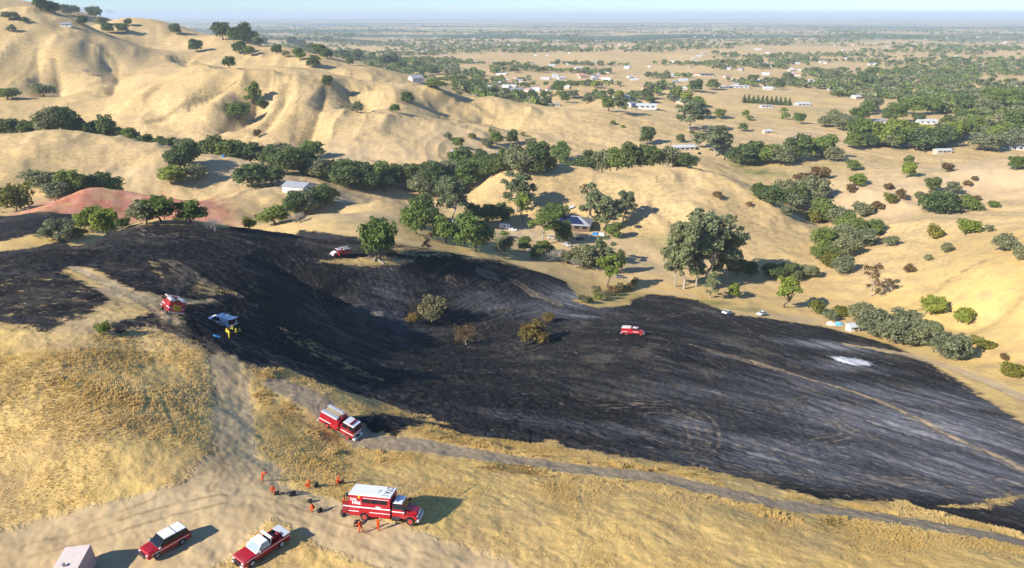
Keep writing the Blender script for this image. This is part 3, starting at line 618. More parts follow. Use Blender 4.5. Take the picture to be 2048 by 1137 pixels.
# ------------------------------------------------------------------ vehicles
def make_suv():
    t = empty('sport_utility_vehicle'); W = .99
    prof = [(-2.5, .45)] + [(-2.42, .32)] + arch(-1.45, .38, .30)[::-1] + arch(1.48, .38, .30)[::-1] + [(2.35, .30), (2.52, .45), (2.5, .82), (2.36, .98), (1.25, 1.12), (-2.35, 1.12), (-2.5, 1.0)]
    MB().prism(prof, -W, W).build('body', 'red', t, .05)
    frustum_cab(t, -2.42, 1.3, -2.12, .42, .95, .80, 1.12, 1.80, 'black', 'white', doors=3)
    MB().box(-.98, -.90, -.79, .79, 1.835, 1.868).build('roof_seam', 'black', t)
    MB().box(1.28, 2.34, -.80, .80, 1.06, 1.13, .05, .08, .42).build('hood', 'red', t, .03)
    for sg in (-1, 1):
        MB().hexa([(-2.3, sg*(W+.004), .86), (2.1, sg*(W+.004), .74), (2.1, sg*(W+.012), .74), (-2.3, sg*(W+.012), .86), (-2.3, sg*(W+.004), .93), (2.1, sg*(W+.004), .81), (2.1, sg*(W+.012), .81), (-2.3, sg*(W+.012), .93)]).build('stripe', 'white', t)
        MB().box(2.40, 2.56, sg*.70-.2, sg*.70+.2, .72, .86).build('headlight', 'lamp_glass', t, .03)
        MB().box(-2.53, -2.45, sg*.85-.1, sg*.85+.1, .85, 1.1).build('tail_lamp', 'dark_red', t, .02)
        MB().cyl((1.15, sg*1.06, 1.2), .09, .18, 'x', 10).build('spotlight', 'lamp_glass', t)
    mirrors(t, 1.0, .95, 1.14)
    MB().box(2.47, 2.55, -.5, .5, .46, .74).build('grille', 'black', t, .02)
    g = MB()
    for y in (-.42, .42): g.tube([(2.5, y, .4), (2.72, y, .45), (2.70, y, .98)], .045)
    for z in (.52, .72, .92): g.tube([(2.72, -.66, z - .06), (2.73, -.42, z), (2.73, .42, z), (2.72, .66, z - .06)], .038)
    g.build('push_bumper', 'black', t)
    wheels(t, (-1.45, 1.48), 1.0, .38, .26, 'grey')
    MB().tube([(-1.5, .3, 1.75), (-1.52, .3, 2.15)], .012).build('antenna', 'black', t)
    return t

def pickup_body(t, col, L0=-2.85, L1=2.85, cab0=-.42, W=1.0, z=1.14, hood1=1.3):
    prof = [(L0, .5), (L0 + .06, .40)] + arch(-1.75, .40, .36)[::-1] + arch(1.85, .40, .36)[::-1] + [(L1 - .12, .36), (L1, .52), (L1 - .02, .98), (L1 - .1, 1.06), (hood1, z + .02), (cab0, z), (cab0, .78), (L0, .78)]
    MB().prism(prof, -W, W).build('body', col, t, .04)
    for sg in (-1, 1): MB().box(L0, cab0 + .02, sg * W - (.14 if sg > 0 else 0), sg * W + (.14 if sg < 0 else 0), .76, z + .02).build('bed_side', col, t, .025)
    MB().box(L0 + .1, cab0, -W + .15, W - .15, .76, .80).build('bed_floor', 'grey', t)
    wheels(t, (-1.75, 1.85), 1.0, .40, .27, 'rim')
    MB().box(L0 - .18, L0 + .02, -.92, .92, .42, .60).build('rear_bumper', 'silver', t, .03)
    lamps(t, L1, .74, .74)
    MB().box(L1 - .03, L1 + .02, -.54, .54, .66, .92).build('grille', 'black', t, .02)
    MB().box(L1 - .02, L1 + .16, -.98, .98, .40, .60).build('front_bumper', 'silver', t, .03)

def make_red_pickup():
    t = empty('pickup_truck'); pickup_body(t, 'red')
    frustum_cab(t, -.42, 1.35, -.28, .62, .95, .76, 1.12, 1.80, 'white', 'white', glass='light_glass')
    MB().box(-.44, 1.25, -.985, .985, 1.05, 1.17).build('door_sill', 'red', t, .03)
    for sg in (-1, 1):
        MB().box(-2.8, 2.6, sg*1.003-.006, sg*1.003+.006, .93, 1.0).build('stripe', 'white', t)
    r = MB()
    for y in (-.8, .8): r.tube([(-.55, y, 1.1), (-.62, y, 1.9)], .04)
    r.box(-.78, -.5, -.84, .84, 1.86, 1.98).build('headache_rack', 'white', t, .03)
    MB().box(-2.88, -2.05, -.99, .99, 1.16, 1.27).build('bed_cover', 'silver', t, .02)
    MB().cyl((-1.15, .15, 1.18), .36, .9, 'y', 16).build('water_tank', 'dark_red', t, .03)
    MB().cyl((-1.72, .30, 1.22), .34, .5, 'y', 16).build('hose_reel', 'dark_red', t, .03)
    p = MB().box(-1.9, -1.5, -.75, -.25, .8, 1.2); p.cyl((-1.7, -.5, 1.28), .14, .2, 'z', 10).cyl((-1.5, -.62, 1.2), .11, .3, 'x', 10); p.build('pump', 'black', t, .02)
    mirrors(t, .95, .98, 1.22, 'silver')
    b = MB()
    for y in (-.4, .4): b.box(2.98, 3.06, y - .05, y + .05, .42, .95)
    b.tube([(3.04, -.75, .82), (3.06, 0, .84), (3.04, .75, .82)], .045); b.box(2.96, 3.12, -.3, .3, .46, .66); b.build('push_bumper', 'black', t)
    return t

def make_white_pickup(shell=True, crew=False, openup=False):
    t = empty('pickup_truck'); pickup_body(t, 'white', cab0=-1.1 if crew else -.75)
    c0 = -1.1 if crew else -.75
    frustum_cab(t, c0, 1.4, c0 + .12, .6, .95, .76, 1.12, 1.84, 'white', 'white', doors=2)
    if shell:
        sw = not openup
        MB().box(-2.83, c0 - .06, -.96, .96, 1.15, 1.88, .08, .12, .05).build('camper_shell', 'white', t, .05)
        if not openup:
            MB().box(-2.86, -2.76, -.8, .8, 1.25, 1.75, 0).build('rear_window', 'glass', t, .01)
        for sg in (-1, 1) if sw else (): MB().hexa([(-2.6, sg*.945-.015, 1.3), (c0-.3, sg*.945-.015, 1.3), (c0-.3, sg*.945+.015, 1.3), (-2.6, sg*.945+.015, 1.3), (-2.55, sg*.88-.015, 1.68), (c0-.3, sg*.88-.015, 1.68), (c0-.3, sg*.88+.015, 1.68), (-2.55, sg*.88+.015, 1.68)]).build('shell_window', 'glass', t)
    if openup:
        MB().hexa([(-2.86, -.8, 1.84), (-2.82, -.8, 1.88), (-2.82, .8, 1.88), (-2.86, .8, 1.84), (-3.7, -.78, 2.02), (-3.68, -.78, 2.07), (-3.68, .78, 2.07), (-3.7, .78, 2.02)]).build('shell_hatch', 'white', t)
        MB().box(-3.45, -2.86, -.8, .8, .76, .83).build('tailgate', 'white', t, .02)
        MB().box(-2.87, -2.8, -.78, .78, .86, 1.76).build('shell_shade_panel', 'black', t)  # black panel paints the shade inside the open shell
        MB().box(-3.2, -2.9, -.5, .3, .84, 1.15).build('stowed_gear', 'dark_red', t, .04)
        for x, nm in ((1.15, 'door'), (.1, 'door')):                 # doors swung open on the far side
            d = MB().hexa([(x, -1.0, .5), (x+.05, -1.0, .5), (x-.25, -1.95, .5), (x-.3, -1.95, .5), (x, -1.0, 1.15), (x+.05, -1.0, 1.15), (x-.25, -1.95, 1.15), (x-.3, -1.95, 1.15)])
            d.tube([(x, -1.0, 1.15), (x - .1, -.98, 1.7), (x - .33, -1.7, 1.68), (x - .28, -1.93, 1.15)], .03); d.build(nm, 'white', t, .015)
    else:
        MB().box(-2.9, -2.84, -.84, .84, .62, 1.12).build('tailgate', 'white', t, .02)
    mirrors(t, 1.0, .98, 1.2)
    return t

def stripes(t, x0, x1, hw, zs, h=.07):
    for sg in (-1, 1):
        for z in zs: MB().box(x0, x1, sg * (hw + .006) - .008, sg * (hw + .006) + .008, z, z + h).build('stripe', 'white', t)

def make_crew_truck():
    t = empty('crew_transport_truck'); W = 1.22
    MB().box(-3.8, 4.0, -.5, .5, .62, .86).build('chassis', 'black', t, .02)
    prof = [(-3.95, .62)] + [(a, b) for a, b in arch(-2.1, .48, .60)[::-1]] + [(.95, .60), (.95, 3.13), (-3.95, 3.13)]
    MB().prism(prof, -W, W).build('crew_box', 'red', t, .04)
    MB().box(-3.99, .99, -W - .03, W + .03, 3.10, 3.24, .04, .04).build('box_roof', 'white', t, .03)
    lettering(t, 'DTA 1', 1.1, (.30, 0, 3.246), (0, 0, R(-90)), 'black', 'roof_lettering', .012, 2.15)
    em = MB()
    for x, y0, y1 in ((-.55, -.28, .28), (-.68, -.34, -.20), (-.68, .20, .34), (-.80, -.06, .06)): em.box(x - .05, x + .05, y0, y1, 3.242, 3.25)
    em.build('roof_emblem', 'grey', t)
    for sg in (-1, 1):
        for k in range(3): MB().box(-2.35 + k * 1.0, -1.42 + k * 1.0, sg * (W + .012) - .02, sg * (W + .012) + .02, 2.25, 2.72).build('window', 'glass', t, .015)
        MB().box(-2.2, .75, sg * (W + .012) - .014, sg * (W + .012) + .014, 2.80, 2.84).build('stripe', 'white', t)
    stripes(t, -3.94, .94, W, (1.62,), .13); stripes(t, -3.94, -2.75, W, (1.12,), .07); stripes(t, -1.5, .94, W, (1.12,), .07)
    lettering(t, 'CAL', .42, (-3.35, -W - .012, 2.58), (R(90), 0, 0), 'white', 'side_lettering', .012, .85)
    lettering(t, 'FIRE', .44, (-3.02, -W - .012, 2.16), (R(90), 0, 0), 'white', 'side_lettering', .014, 1.0)
    lettering(t, 'CAL', .42, (-2.85, W + .012, 2.62), (R(90), 0, R(180)), 'white', 'side_lettering', .012, .85)
    lettering(t, 'FIRE', .44, (-3.1, W + .012, 2.16), (R(90), 0, R(180)), 'white', 'side_lettering', .014, 1.0)
    MB().cyl((-2.72, -W - .01, 2.90), .12, .03, 'y', 14).build('side_emblem', 'yellow', t)
    MB().box(-.75, -.2, -W - .016, -W - .002, 1.78, 1.95).build('door_plate', 'white', t)
    d = MB().box(-4.7, -3.97, -1.18, -1.12, .75, 2.3).build('rear_door', 'dark_red', t, .015)
    MB().box(-4.6, -4.0, -1.19, -1.11, 1.62, 1.74).build('stripe', 'white', d)
    s = MB().box(-4.35, -3.95, -.9, .9, .48, .55).box(-4.2, -3.95, -.9, .9, .78, .84); s.build('rear_step', 'grey', t, .01)
    MB().box(-3.99, -3.93, -.5, .5, .9, 2.75).build('doorway_shade_panel', 'black', t)  # flat black sheet, painted shade of the open doorway
    # cab and hood
    MB().box(1.08, 2.62, -1.08, 1.08, .70, 1.72).build('cab_body', 'red', t, .05)
    frustum_cab(t, 1.08, 2.62, 1.12, 2.22, 1.05, .92, 1.70, 2.42, 'dark_red', 'white', 'cab_upper', doors=1)
    MB().hexa([(2.6,-.92,.9),(4.02,-.78,.9),(4.02,.78,.9),(2.6,.92,.9),(2.6,-.92,1.78),(3.95,-.72,1.42),(3.95,.72,1.42),(2.6,.92,1.78)]).build('hood', 'red', t, .08)
    for sg in (-1, 1):
        fp = [(2.55, .72)] + [(a, b) for a, b in arch(3.25, .50, .70)[::-1]] + [(4.0, .70), (4.02, 1.02), (3.7, 1.22), (2.75, 1.26)]
        MB().prism(fp, sg * 1.14, sg * .74).build('fender', 'red', t, .05)
        MB().cyl((1.6, sg * 1.0, .62), .28, .9, 'x', 14).build('fuel_tank', 'black', t, .02)
        MB().box(1.1, 2.55, sg * 1.09 - .012, sg * 1.09 + .012, 1.42, 1.52).build('stripe', 'white', t)
    MB().box(3.98, 4.05, -.52, .52, .85, 1.36).build('grille', 'silver', t, .02)
    MB().box(4.0, 4.28, -1.15, 1.15, .48, .80, 0, 0, .05).build('front_bumper', 'silver', t, .05)
    lamps(t, 4.02, .86, .92, .26, .22)
    MB().box(1.25, 1.55, -.75, .75, 2.49, 2.64).build('light_bar', 'silver', t, .03)
    mirrors(t, 2.5, 1.06, 1.75, 'black', 1.8)
    wheels(t, (-2.1, 3.25), 1.18, .48, .30, 'red_rim', dual=(-2.1,))
    return t

def make_engine(style='flat', chevron=False, doors_open=False, hood='red'):
    t = empty('fire_engine'); W = 1.2; bx0, bx1 = -3.55, -.05
    MB().box(-3.5, 3.2, -.5, .5, .55, .80).build('chassis', 'black', t, .02)
    prof = [(bx0, .60)] + arch(-2.0, .50, .58)[::-1] + [(bx1, .58), (bx1, 2.35), (bx0, 2.35)]
    MB().prism(prof, -W, W).build('body', 'red', t, .04)
    for sg in (-1, 1):
        MB().box(bx0 + .02, bx1 - .5, sg * .84 - .35, sg * .84 + .35, 2.33, 2.62).build('top_locker', 'silver', t, .03)
        for k, (a, b, z0) in enumerate(((-3.4, -2.65, 1.3), (-2.6, -1.45, 1.3), (-1.4, -.75, .75), (-.7, -.12, .75))):
            MB().box(a, b, sg * (W + .008) - .012, sg * (W + .008) + .012, z0, 2.15).build('locker_door', 'red', t, .012)
    MB().box(bx0 + .05, bx1 - .5, -.47, .47, 2.30, 2.50).build('hose_bed', 'black', t)
    h = MB()
    for k in range(5): h.tube([(bx0 + .2, -.38 + k * .19, 2.53), (-2.0, -.36 + k * .18, 2.57), (-.7, -.38 + k * .19, 2.53)], .05)
    h.build('hose', 'hose_tan', t)
    MB().cyl((-.25, 0, 2.45), .30, 1.0, 'y', 16).build('hose_reel', 'dark_red', t, .02)
    lad = MB()
    for y in (.72, 1.0): lad.box(-3.3, -.8, y - .02, y + .02, 2.66, 2.72)
    for k in range(8): lad.box(-3.1 + k * .3, -3.06 + k * .3, .72, 1.0, 2.67, 2.71)
    lad.build('ladder', 'silver', t)
    stripes(t, bx0, bx1, W, (1.16,), .12)
    if style == 'flat':
        MB().box(.0, .45, -1.0, 1.0, .60, 2.0).build('pump_panel', 'dark_red', t, .03)
        MB().box(.45, 2.85, -1.15, 1.15, .62, 1.72).build('cab_body', 'red', t, .06)
        frustum_cab(t, .45, 2.83, .5, 2.45, 1.13, 1.02, 1.68, 2.52, 'red', 'white', 'cab_upper', doors=2)
        MB().box(2.8, 3.25, -1.16, 1.16, .45, .74).build('front_bumper', 'white', t, .05)
        MB().box(2.83, 2.89, -.55, .55, .85, 1.35).build('grille', 'silver', t, .02)
        lamps(t, 2.86, .86, .92, .32, .3); fx = 1.9; lx = 1.7; st = (.45, 2.84)
        MB().box(2.84, 2.88, -1.1, 1.1, 1.44, 1.58).build('front_stripe', 'white', t)
        stripes(t, .46, 2.82, 1.15, (1.16,), .12); lz = 2.58
    else:
        MB().box(.05, 2.05, -1.1, 1.1, .62, 1.75).build('cab_body', 'red', t, .05)
        frustum_cab(t, .05, 2.05, .1, 1.7, 1.08, .95, 1.72, 2.45, 'red', 'white', 'cab_upper', doors=2)
        MB().hexa([(2.03,-.92,.9),(3.42,-.78,.9),(3.42,.78,.9),(2.03,.92,.9),(2.03,-.92,1.80),(3.35,-.72,1.45),(3.35,.72,1.45),(2.03,.92,1.80)]).build('hood', hood, t, .08)
        for sg in (-1, 1):
            MB().prism([(2.0, .72)] + arch(2.65, .50, .70)[::-1] + [(3.4, .70), (3.42, 1.02), (3.1, 1.24), (2.15, 1.28)], sg * 1.14, sg * .74).build('fender', 'red', t, .05)
        MB().box(3.4, 3.68, -1.15, 1.15, .48, .80).build('front_bumper', 'silver', t, .05)
        MB().box(3.38, 3.45, -.5, .5, .88, 1.36).build('grille', 'silver', t, .02)
        lamps(t, 3.42, .86, .92, .26, .22); fx = 2.65; lz = 2.51; lx = 1.2
        stripes(t, .06, 2.04, 1.1, (1.16,), .12)
    MB().box(lx - .18, lx + .18, -.85, .85, lz, lz + .14).build('light_bar', 'dark_red', t, .03)
    mirrors(t, fx + (.6 if style == 'flat' else -.7), 1.1, 1.75, 'black', 1.6)
    wheels(t, (-2.0, fx), 1.18, .50, .30, 'red_rim', dual=(-2.0,))
    MB().box(bx0 - .38, bx0 + .02, -W, W, .50, .62).build('rear_step', 'silver', t, .02)
    if chevron:
        c = MB().box(bx0 - .03, bx0 - .005, -.55, .55, .80, 1.85).build('chevron_panel', 'yellow', t)
        s = MB()
        for k in range(4):
            z = .78 + k * .27
            for sg in (-1, 1): s.hexa([(bx0-.045, 0, z+.14), (bx0-.03, 0, z+.14), (bx0-.03, sg*.54, z-.06), (bx0-.045, sg*.54, z-.06), (bx0-.045, 0, z+.27), (bx0-.03, 0, z+.27), (bx0-.03, sg*.54, z+.07), (bx0-.045, sg*.54, z+.07)])
        s.build('chevron_stripe', 'dark_red', c)
        for sg in (-1, 1): MB().box(bx0 - .04, bx0, sg * .95 - .1, sg * .95 + .1, 1.9, 2.2).build('tail_lamp', 'red', t, .02)
        for sg in (-1, 1): MB().box(bx0 - .035, bx0, sg * .88 - .2, sg * .88 + .2, 1.2, 1.28).build('stripe', 'white', t)
    else:
        for sg in (-1, 1): MB().box(bx0 - .04, bx0, sg * .95 - .1, sg * .95 + .1, 1.2, 1.5).build('tail_lamp', 'dark_red', t, .02)
    if doors_open:
        for x in (1.95, .95): MB().hexa([(x, 1.1, .7), (x+.05, 1.1, .7), (x-.2, 2.0, .7), (x-.25, 2.0, .7), (x, 1.1, 2.3), (x+.05, 1.05, 2.3), (x-.2, 1.9, 2.3), (x-.25, 1.9, 2.3)]).build('door', 'dark_red', t, .02)
    return t

ENG = 'fire engines standing on and around the burn scar'
def drive(t, rear, front, label, cat, group=None, dz=0.0, tilt=True):
    p, h, L = between(rear, front); seat(t, p, h, tilt, dz); print('LEN', t.name, round(L, 2)); return tag(t, label, cat, group)
suv = make_suv(); suv.scale = (.94, .94, .97)
drive(suv, (364,1079), (299,1116), 'dark red sport utility vehicle with white roof parked beside the pale container', 'car')
drive(make_red_pickup(), (562,1082), (487,1131), 'red pickup truck with white cab roof and hose gear in its bed', 'pickup truck')
drive(make_crew_truck(), (709,1029), (834,1045), 'red crew truck with white roof lettered DTA 1 on the grass', 'truck')
drive(make_engine('flat'), (655,846), (708,874), 'red fire engine with white cab roof on the dozer line above the crew truck', 'fire engine', ENG)
e2 = make_engine('flat', chevron=True); e2.scale = (1.12,) * 3
drive(e2, (354,640), (331,609), 'red fire engine seen from behind with yellow chevrons on its tail', 'fire engine', ENG)
e3 = drive(make_engine('hood', doors_open=True, hood='white'), (695,509), (664,512), 'distant red fire engine with doors open beside the lone ridge tree', 'fire engine', ENG)  # white hood colour paints in the sun glare on a red hood
drive(make_engine('hood'), (1243,668), (1289,671), 'red fire engine with hood seen side on in the middle of the black slope', 'fire engine', ENG)
WP = 'white pickups on the incident'
wp = make_white_pickup(True, False, True); wp.scale = (1.1,) * 3
drive(wp, (463,660), (425,638), 'white pickup with camper shell, doors and tailgate open, beside the yellow jacketed crew', 'pickup truck', WP, .12, False)
drive(make_white_pickup(True, False), (1461,627), (1444,632), 'white pickup with closed camper shell at the edge of the black ground', 'pickup truck', WP)
drive(make_white_pickup(False, True), (1533,629), (1513,633), 'white crew cab pickup parked on tan dirt just past the burn edge', 'pickup truck', WP)
# storage container at the lower left corner
def make_container():
    t = empty('storage_container'); L, W, Hh = 6.1, 1.22, 2.55
    b = MB().box(-L, L * .0 + 0, -W, W, .12, Hh); b.build('wall', 'pinkish', t, .02)
    MB().box(-L - .02, .02, -W - .02, W + .02, Hh - .01, Hh + .07).build('roof', 'container_top', t, .02)
    for sg in (-1, 1):
        r = MB().box(-L + .05, -.05, sg * (W + .012) - .008, sg * (W + .012) + .008, .2, Hh - .05)
        for k in range(24): r.box(-L + .15 + k * .25, -L + .27 + k * .25, sg * (W + .03) - .02, sg * (W + .03) + .02, .25, Hh - .1)
        r.build('corrugation', 'pinkish', t)
    d = MB().box(.0, .05, -W + .05, -.03, .2, Hh - .1).box(.0, .05, .03, W - .05, .2, Hh - .1).build('door', 'pinkish', t, .01)
    g = MB()
    for y in (-.8, -.25, .25, .8): g.tube([(.08, y, .25), (.08, y, Hh - .15)], .02)
    g.build('lock_rod', 'grey', d)
    v = MB().cyl((-2.6, .25, Hh + .2), .10, .3, 'z', 10).cyl((-2.6, .25, Hh + .38), .20, .10, 'z', 12, .08); v.build('roof_vent', 'grey', t)
    MB().box(-L, 0, -W + .1, W - .1, .0, .13).build('skid', 'wood', t)
    return t
drive(make_container(), (150,1165), (190,1094), 'pale pinkish storage container with a small roof vent at the photo corner', 'container')

# ------------------------------------------------------------------ people
def person(label, p, heading, pitch=0, hipL=(0, 0), hipR=(0, 0), armL=(10, 15, 8), armR=(10, 15, 8), outfit='orange', head='helmet', head_pitch=0, crouch=0.0, group=None):
    # pitch: torso lean forward; hip: (thigh swing forward, knee bend); arm: (swing forward, elbow bend, out sideways), all in degrees
    root = empty('person'); S = lambda a: math.sin(R(a)); K = lambda a: math.cos(R(a))
    leg = {}; 
    for sd, (th, kn), y in (('L', hipL, .10), ('R', hipR, -.10)):
        knee = Vector((.44 * S(th), y, -.44 * K(th))); ank = knee + Vector((.42 * S(th - kn), 0, -.42 * K(th - kn))); leg[sd] = (knee, ank)
    low = min(leg['L'][1].z, leg['R'][1].z); hz_ = -low + .09 - crouch
    if crouch > 0: hz_ = max(.22, hz_)
    hip = Vector((0, 0, hz_)); tx, tz = S(pitch), K(pitch); up = Vector((tx, 0, tz)); fw = Vector((tz, 0, -tx))
    V_, E_, Rr, kind = [], [], [], []
    def v(pt, r, k, par=None):
        V_.append(tuple(pt)); Rr.append(r); kind.append(k)
        if par is not None: E_.append((par, len(V_) - 1))
        return len(V_) - 1
    top, bot = ('top', 'bot')
    pel = v(hip, .145, bot); wa = v(hip + up * .18, .135, top, pel); ch = v(hip + up * .38, .155, top, wa); nk0 = v(hip + up * .50, .085, top, ch)
    hu = Vector((S(pitch * .5 + head_pitch), 0, K(pitch * .5 + head_pitch))); hf = Vector((hu.z, 0, -hu.x))
    nk = v(hip + up * .50 + hu * .07, .058, 'skin', nk0); h0 = v(hip + up * .50 + hu * .15 + hf * .02, .085, 'skin', nk); h1 = v(hip + up * .50 + hu * .25 + hf * .015, .088, 'skin', h0)
    hc = hip + up * .50 + hu * .21 + hf * .02
    v(hc + hf * .105 - hu * .01, .018, 'skin', h0)                    # nose
    for sd, y in (('L', .10), ('R', -.10)):
        kn, an = leg[sd]; a = v(hip + Vector((0, y, -.04)), .098, bot, pel); b = v(hip + (kn * .5 + Vector((0, y * .5, 0))), .088, bot, a); c = v(hip + kn, .066, bot, b)
        d = v(hip + (kn * .5 + an * .5), .062, bot, c); e = v(hip + an, .052, 'boot', d); v(hip + an + Vector((.07, 0, -.045)), .046, 'boot', e); v(hip + an + Vector((.17, 0, -.055)), .036, 'boot', len(V_) - 1)
    for sd, y, (sw, el, out) in (('L', 1, armL), ('R', -1, armR)):
        sh = hip + up * .46 + Vector((0, y * .19, 0)); a0 = v(sh, .070, top, ch)
        d = Vector((S(sw + pitch * .0) * K(out), y * S(out), -K(sw) * K(out))); elb = sh + d * .29; a1 = v(elb, .052, top, a0)
        d2 = Vector((S(sw + el) * K(out), y * S(out) * .6, -K(sw + el) * K(out))).normalized(); wr = elb + d2 * .25; a2 = v(elb * .5 + wr * .5, .044, top, a1); a3 = v(wr, .032, 'skin', a2)
        pm = v(wr + d2 * .06, .036, 'skin', a3); s2 = d2.cross(Vector((0, 1, 0))).normalized()
        for k, ln in ((-1.5, .060), (-.5, .074), (.5, .078), (1.5, .070)):
            f0 = v(wr + d2 * .10 + s2 * k * .021, .0095, 'skin', pm); v(wr + d2 * (.10 + ln) + s2 * k * .023 + Vector((0, -y * .018, 0)), .0085, 'skin', f0)
        f0 = v(wr + d2 * .055 + s2 * -.050, .011, 'skin', a3); v(wr + d2 * .095 + s2 * -.066, .009, 'skin', f0)
    me = bpy.data.meshes.new('body'); me.from_pydata(V_, E_, []); o = bpy.data.objects.new('body', me); C.objects.link(o)
    sk = o.modifiers.new('skin', 'SKIN'); sk.use_smooth_shade = True
    for i, sv in enumerate(me.skin_vertices[0].data): sv.radius = (Rr[i], Rr[i]); sv.use_root = (i == 0)
    o.modifiers.new('sub', 'SUBSURF').levels = 1
    m2 = bpy.data.meshes.new_from_object(o.evaluated_get(bpy.context.evaluated_depsgraph_get())); bpy.data.objects.remove(o)
    m2.name = 'body'; kinds = ['top', 'bot', 'skin', 'boot']
    cl = {'orange': ('orange', 'orange'), 'yellow': ('yellow_cloth', 'navy'), 'yellow_full': ('yellow_cloth', 'yellow_cloth'), 'dark': ('navy', 'navy')}[outfit]
    for mm in (cl[0], cl[1], 'skin', 'boot'): m2.materials.append(M[mm])
    A_ = np.array([V_[a] for a, b in E_]); B_ = np.array([V_[b] for a, b in E_]); D_ = B_ - A_; L2 = (D_ ** 2).sum(1) + 1e-9
    for f in m2.polygons:
        c = np.array(f.center); tt = np.clip(((c - A_) * D_).sum(1) / L2, 0, 1); q = ((A_ + D_ * tt[:, None] - c) ** 2).sum(1) / (np.array([Rr[b] for a, b in E_]) ** 2 + 1e-4)
        k = int(q.argmin()); f.material_index = kinds.index(kind[E_[k][0] if tt[k] < .45 else E_[k][1]])
    b = bpy.data.objects.new('body', m2); C.objects.link(b); b.parent = root
    ey = MB()
    for y in (-.035, .035): ey.sphere(tuple(hc + hf * .082 + hu * .015 + Vector((0, y, 0))), .012)
    ey.build('eyes', 'black', root)
    if head == 'helmet':
        MB().sphere(tuple(hc + hu * .06), .125, (1.08, .95, .78)).cyl(tuple(hc + hu * .045), .165, .02, 'z', 16).build('helmet', 'orange' if outfit == 'orange' else 'yellow', root, smooth=False)
    else: MB().sphere(tuple(hc + hu * .045 - hf * .02), .112, (1, .95, .9)).build('hair', 'hair', root, smooth=True)
    belt = MB().cyl(tuple(hip + up * .08), .165, .05, 'z', 14); belt.build('belt', 'black', root)
    seat(root, p, heading, False); return tag(root, label, 'person', group)
OC, YC = 'firefighters in orange around the crew truck', 'firefighters in yellow jackets'
A0, A45, A180, AN = 0, R(45), R(180), R(-90)
person('person in orange bending forward at the track edge, farthest left of the orange crew', hit(526,963), R(20), 42, (8, 14), (-6, 10), (35, 40, 10), (50, 30, 10), head='hair', group=OC)
person('person in orange leaning over with legs spread behind a black pack on the track', hit(547,988), R(-70), 58, (28, 10), (-24, 5), (60, 20, 25), (40, 30, 15), group=OC)
person('person in orange crouching in tall grass left of the black pack', hit(613,977), R(10), 35, (85, 120), (75, 118), (50, 50, 10), (45, 60, 10), crouch=.06, group=OC)
person('person in orange kneeling alone in tall grass between engine and crew truck', hit(674,968), R(0), 30, (80, 125), (20, 110), (50, 40, 10), (40, 60, 10), crouch=.03, group=OC)
person('person in orange sitting on the track edge holding a tool', hit(629,1023), R(-165), 28, (62, 100), (70, 95), (45, 30, 20), (30, 50, 20), crouch=.10, head='hair', group=OC)
person('person in orange standing at the rear corner of the crew truck', hit(689,1017), R(15), 6, (6, 8), (-8, 6), (30, 40, 10), (15, 20, 10), head='hair', group=OC)
person('person in orange carrying a black bag across the track below the crew truck', hit(722,1066), R(150), 8, (16, 10), (-14, 14), (38, 30, 12), (25, 50, 12), head='hair', group=OC)
person('person in orange standing by the middle of the crew truck facing its side', hit(757,1062), R(80), 4, (8, 6), (-8, 8), (50, 40, 12), (60, 30, 12), head='hair', group=OC)
person('person in full yellow gear standing nearest the camera at the open pickup tailgate', hit(459,678), R(60), 5, (8, 6), (-5, 6), (30, 60, 10), (20, 50, 12), 'yellow_full', group=YC)
person('person in yellow jacket and dark trousers right beside the open tailgate', hit(455,675), R(70), 10, (4, 6), (-5, 6), (40, 60, 10), (40, 50, 12), 'yellow', group=YC)
person('person in yellow jacket under the raised hatch of the white pickup', hit(468,669), R(150), 14, (6, 8), (-5, 6), (50, 50, 10), (40, 50, 12), 'yellow', group=YC)
person('person in yellow jacket and dark trousers second from the right of the group', hit(475,675), R(170), 5, (6, 6), (-5, 6), (20, 60, 10), (30, 50, 12), 'yellow', group=YC)
person('person in yellow jacket farthest right of the group behind the pickup', hit(482,673), R(180), 6, (5, 6), (-5, 6), (20, 80, 10), (30, 70, 12), 'yellow', group=YC)
person('person in dark clothes standing among the yellow jackets behind the pickup', hit(470,680), R(110), 6, (5, 6), (-5, 6), (20, 60, 10), (30, 50, 12), 'dark', 'hair', group=YC)
person('person in yellow jacket standing beside the distant fire engine on the ridge', hit(680,514), R(-90), 3, (5, 6), (-5, 6), (20, 40, 10), (20, 40, 10), 'yellow_full', group=YC)

def make_pack(s=1.0):
    t = empty('backpack')
    m = MB().box(-.30 * s, .30 * s, -.2 * s, .2 * s, 0, .42 * s, .06 * s, .05 * s); m.sphere((.05 * s, 0, .36 * s), .22 * s, (1.1, .85, .7)); m.build('pack_body', 'bag', t, .05)
    g = MB()
    for y in (-.1, .1): g.tube([(-.25 * s, y * s, .4 * s), (-.42 * s, y * s, .3 * s), (-.44 * s, y * s, .08 * s), (-.28 * s, y * s, .03)], .025 * s)
    g.build('strap', 'black', t); return t
BG = 'black packs around the crew'
for (px, py, s, hd), lb in zip(((585,992,1.3,30),(553,990,1.0,200),(632,973,1.1,90),(683,968,1.1,10),(640,1024,1.0,60),(687,1031,1.4,120),(620,1005,.9,10),(713,1050,1.15,80),(696,993,1.0,0)),
    ('black pack lying alone on the track with its strap trailing', 'black pack at the feet of the leaning person in orange', 'black pack in tall grass beside the crouching person in orange', 'dark pack behind the kneeling person between engine and truck',
     'black pack on the right of the person sitting at the track edge', 'large black pack on the ground at the rear of the crew truck', 'black pack on the left of the person sitting at the track edge',
     'black bag beside the person crossing the track', 'black pack on the grass behind the rear corner of the crew truck')):
    tag(seat(make_pack(s), hit(px, py), R(hd)), lb, 'backpack', BG)
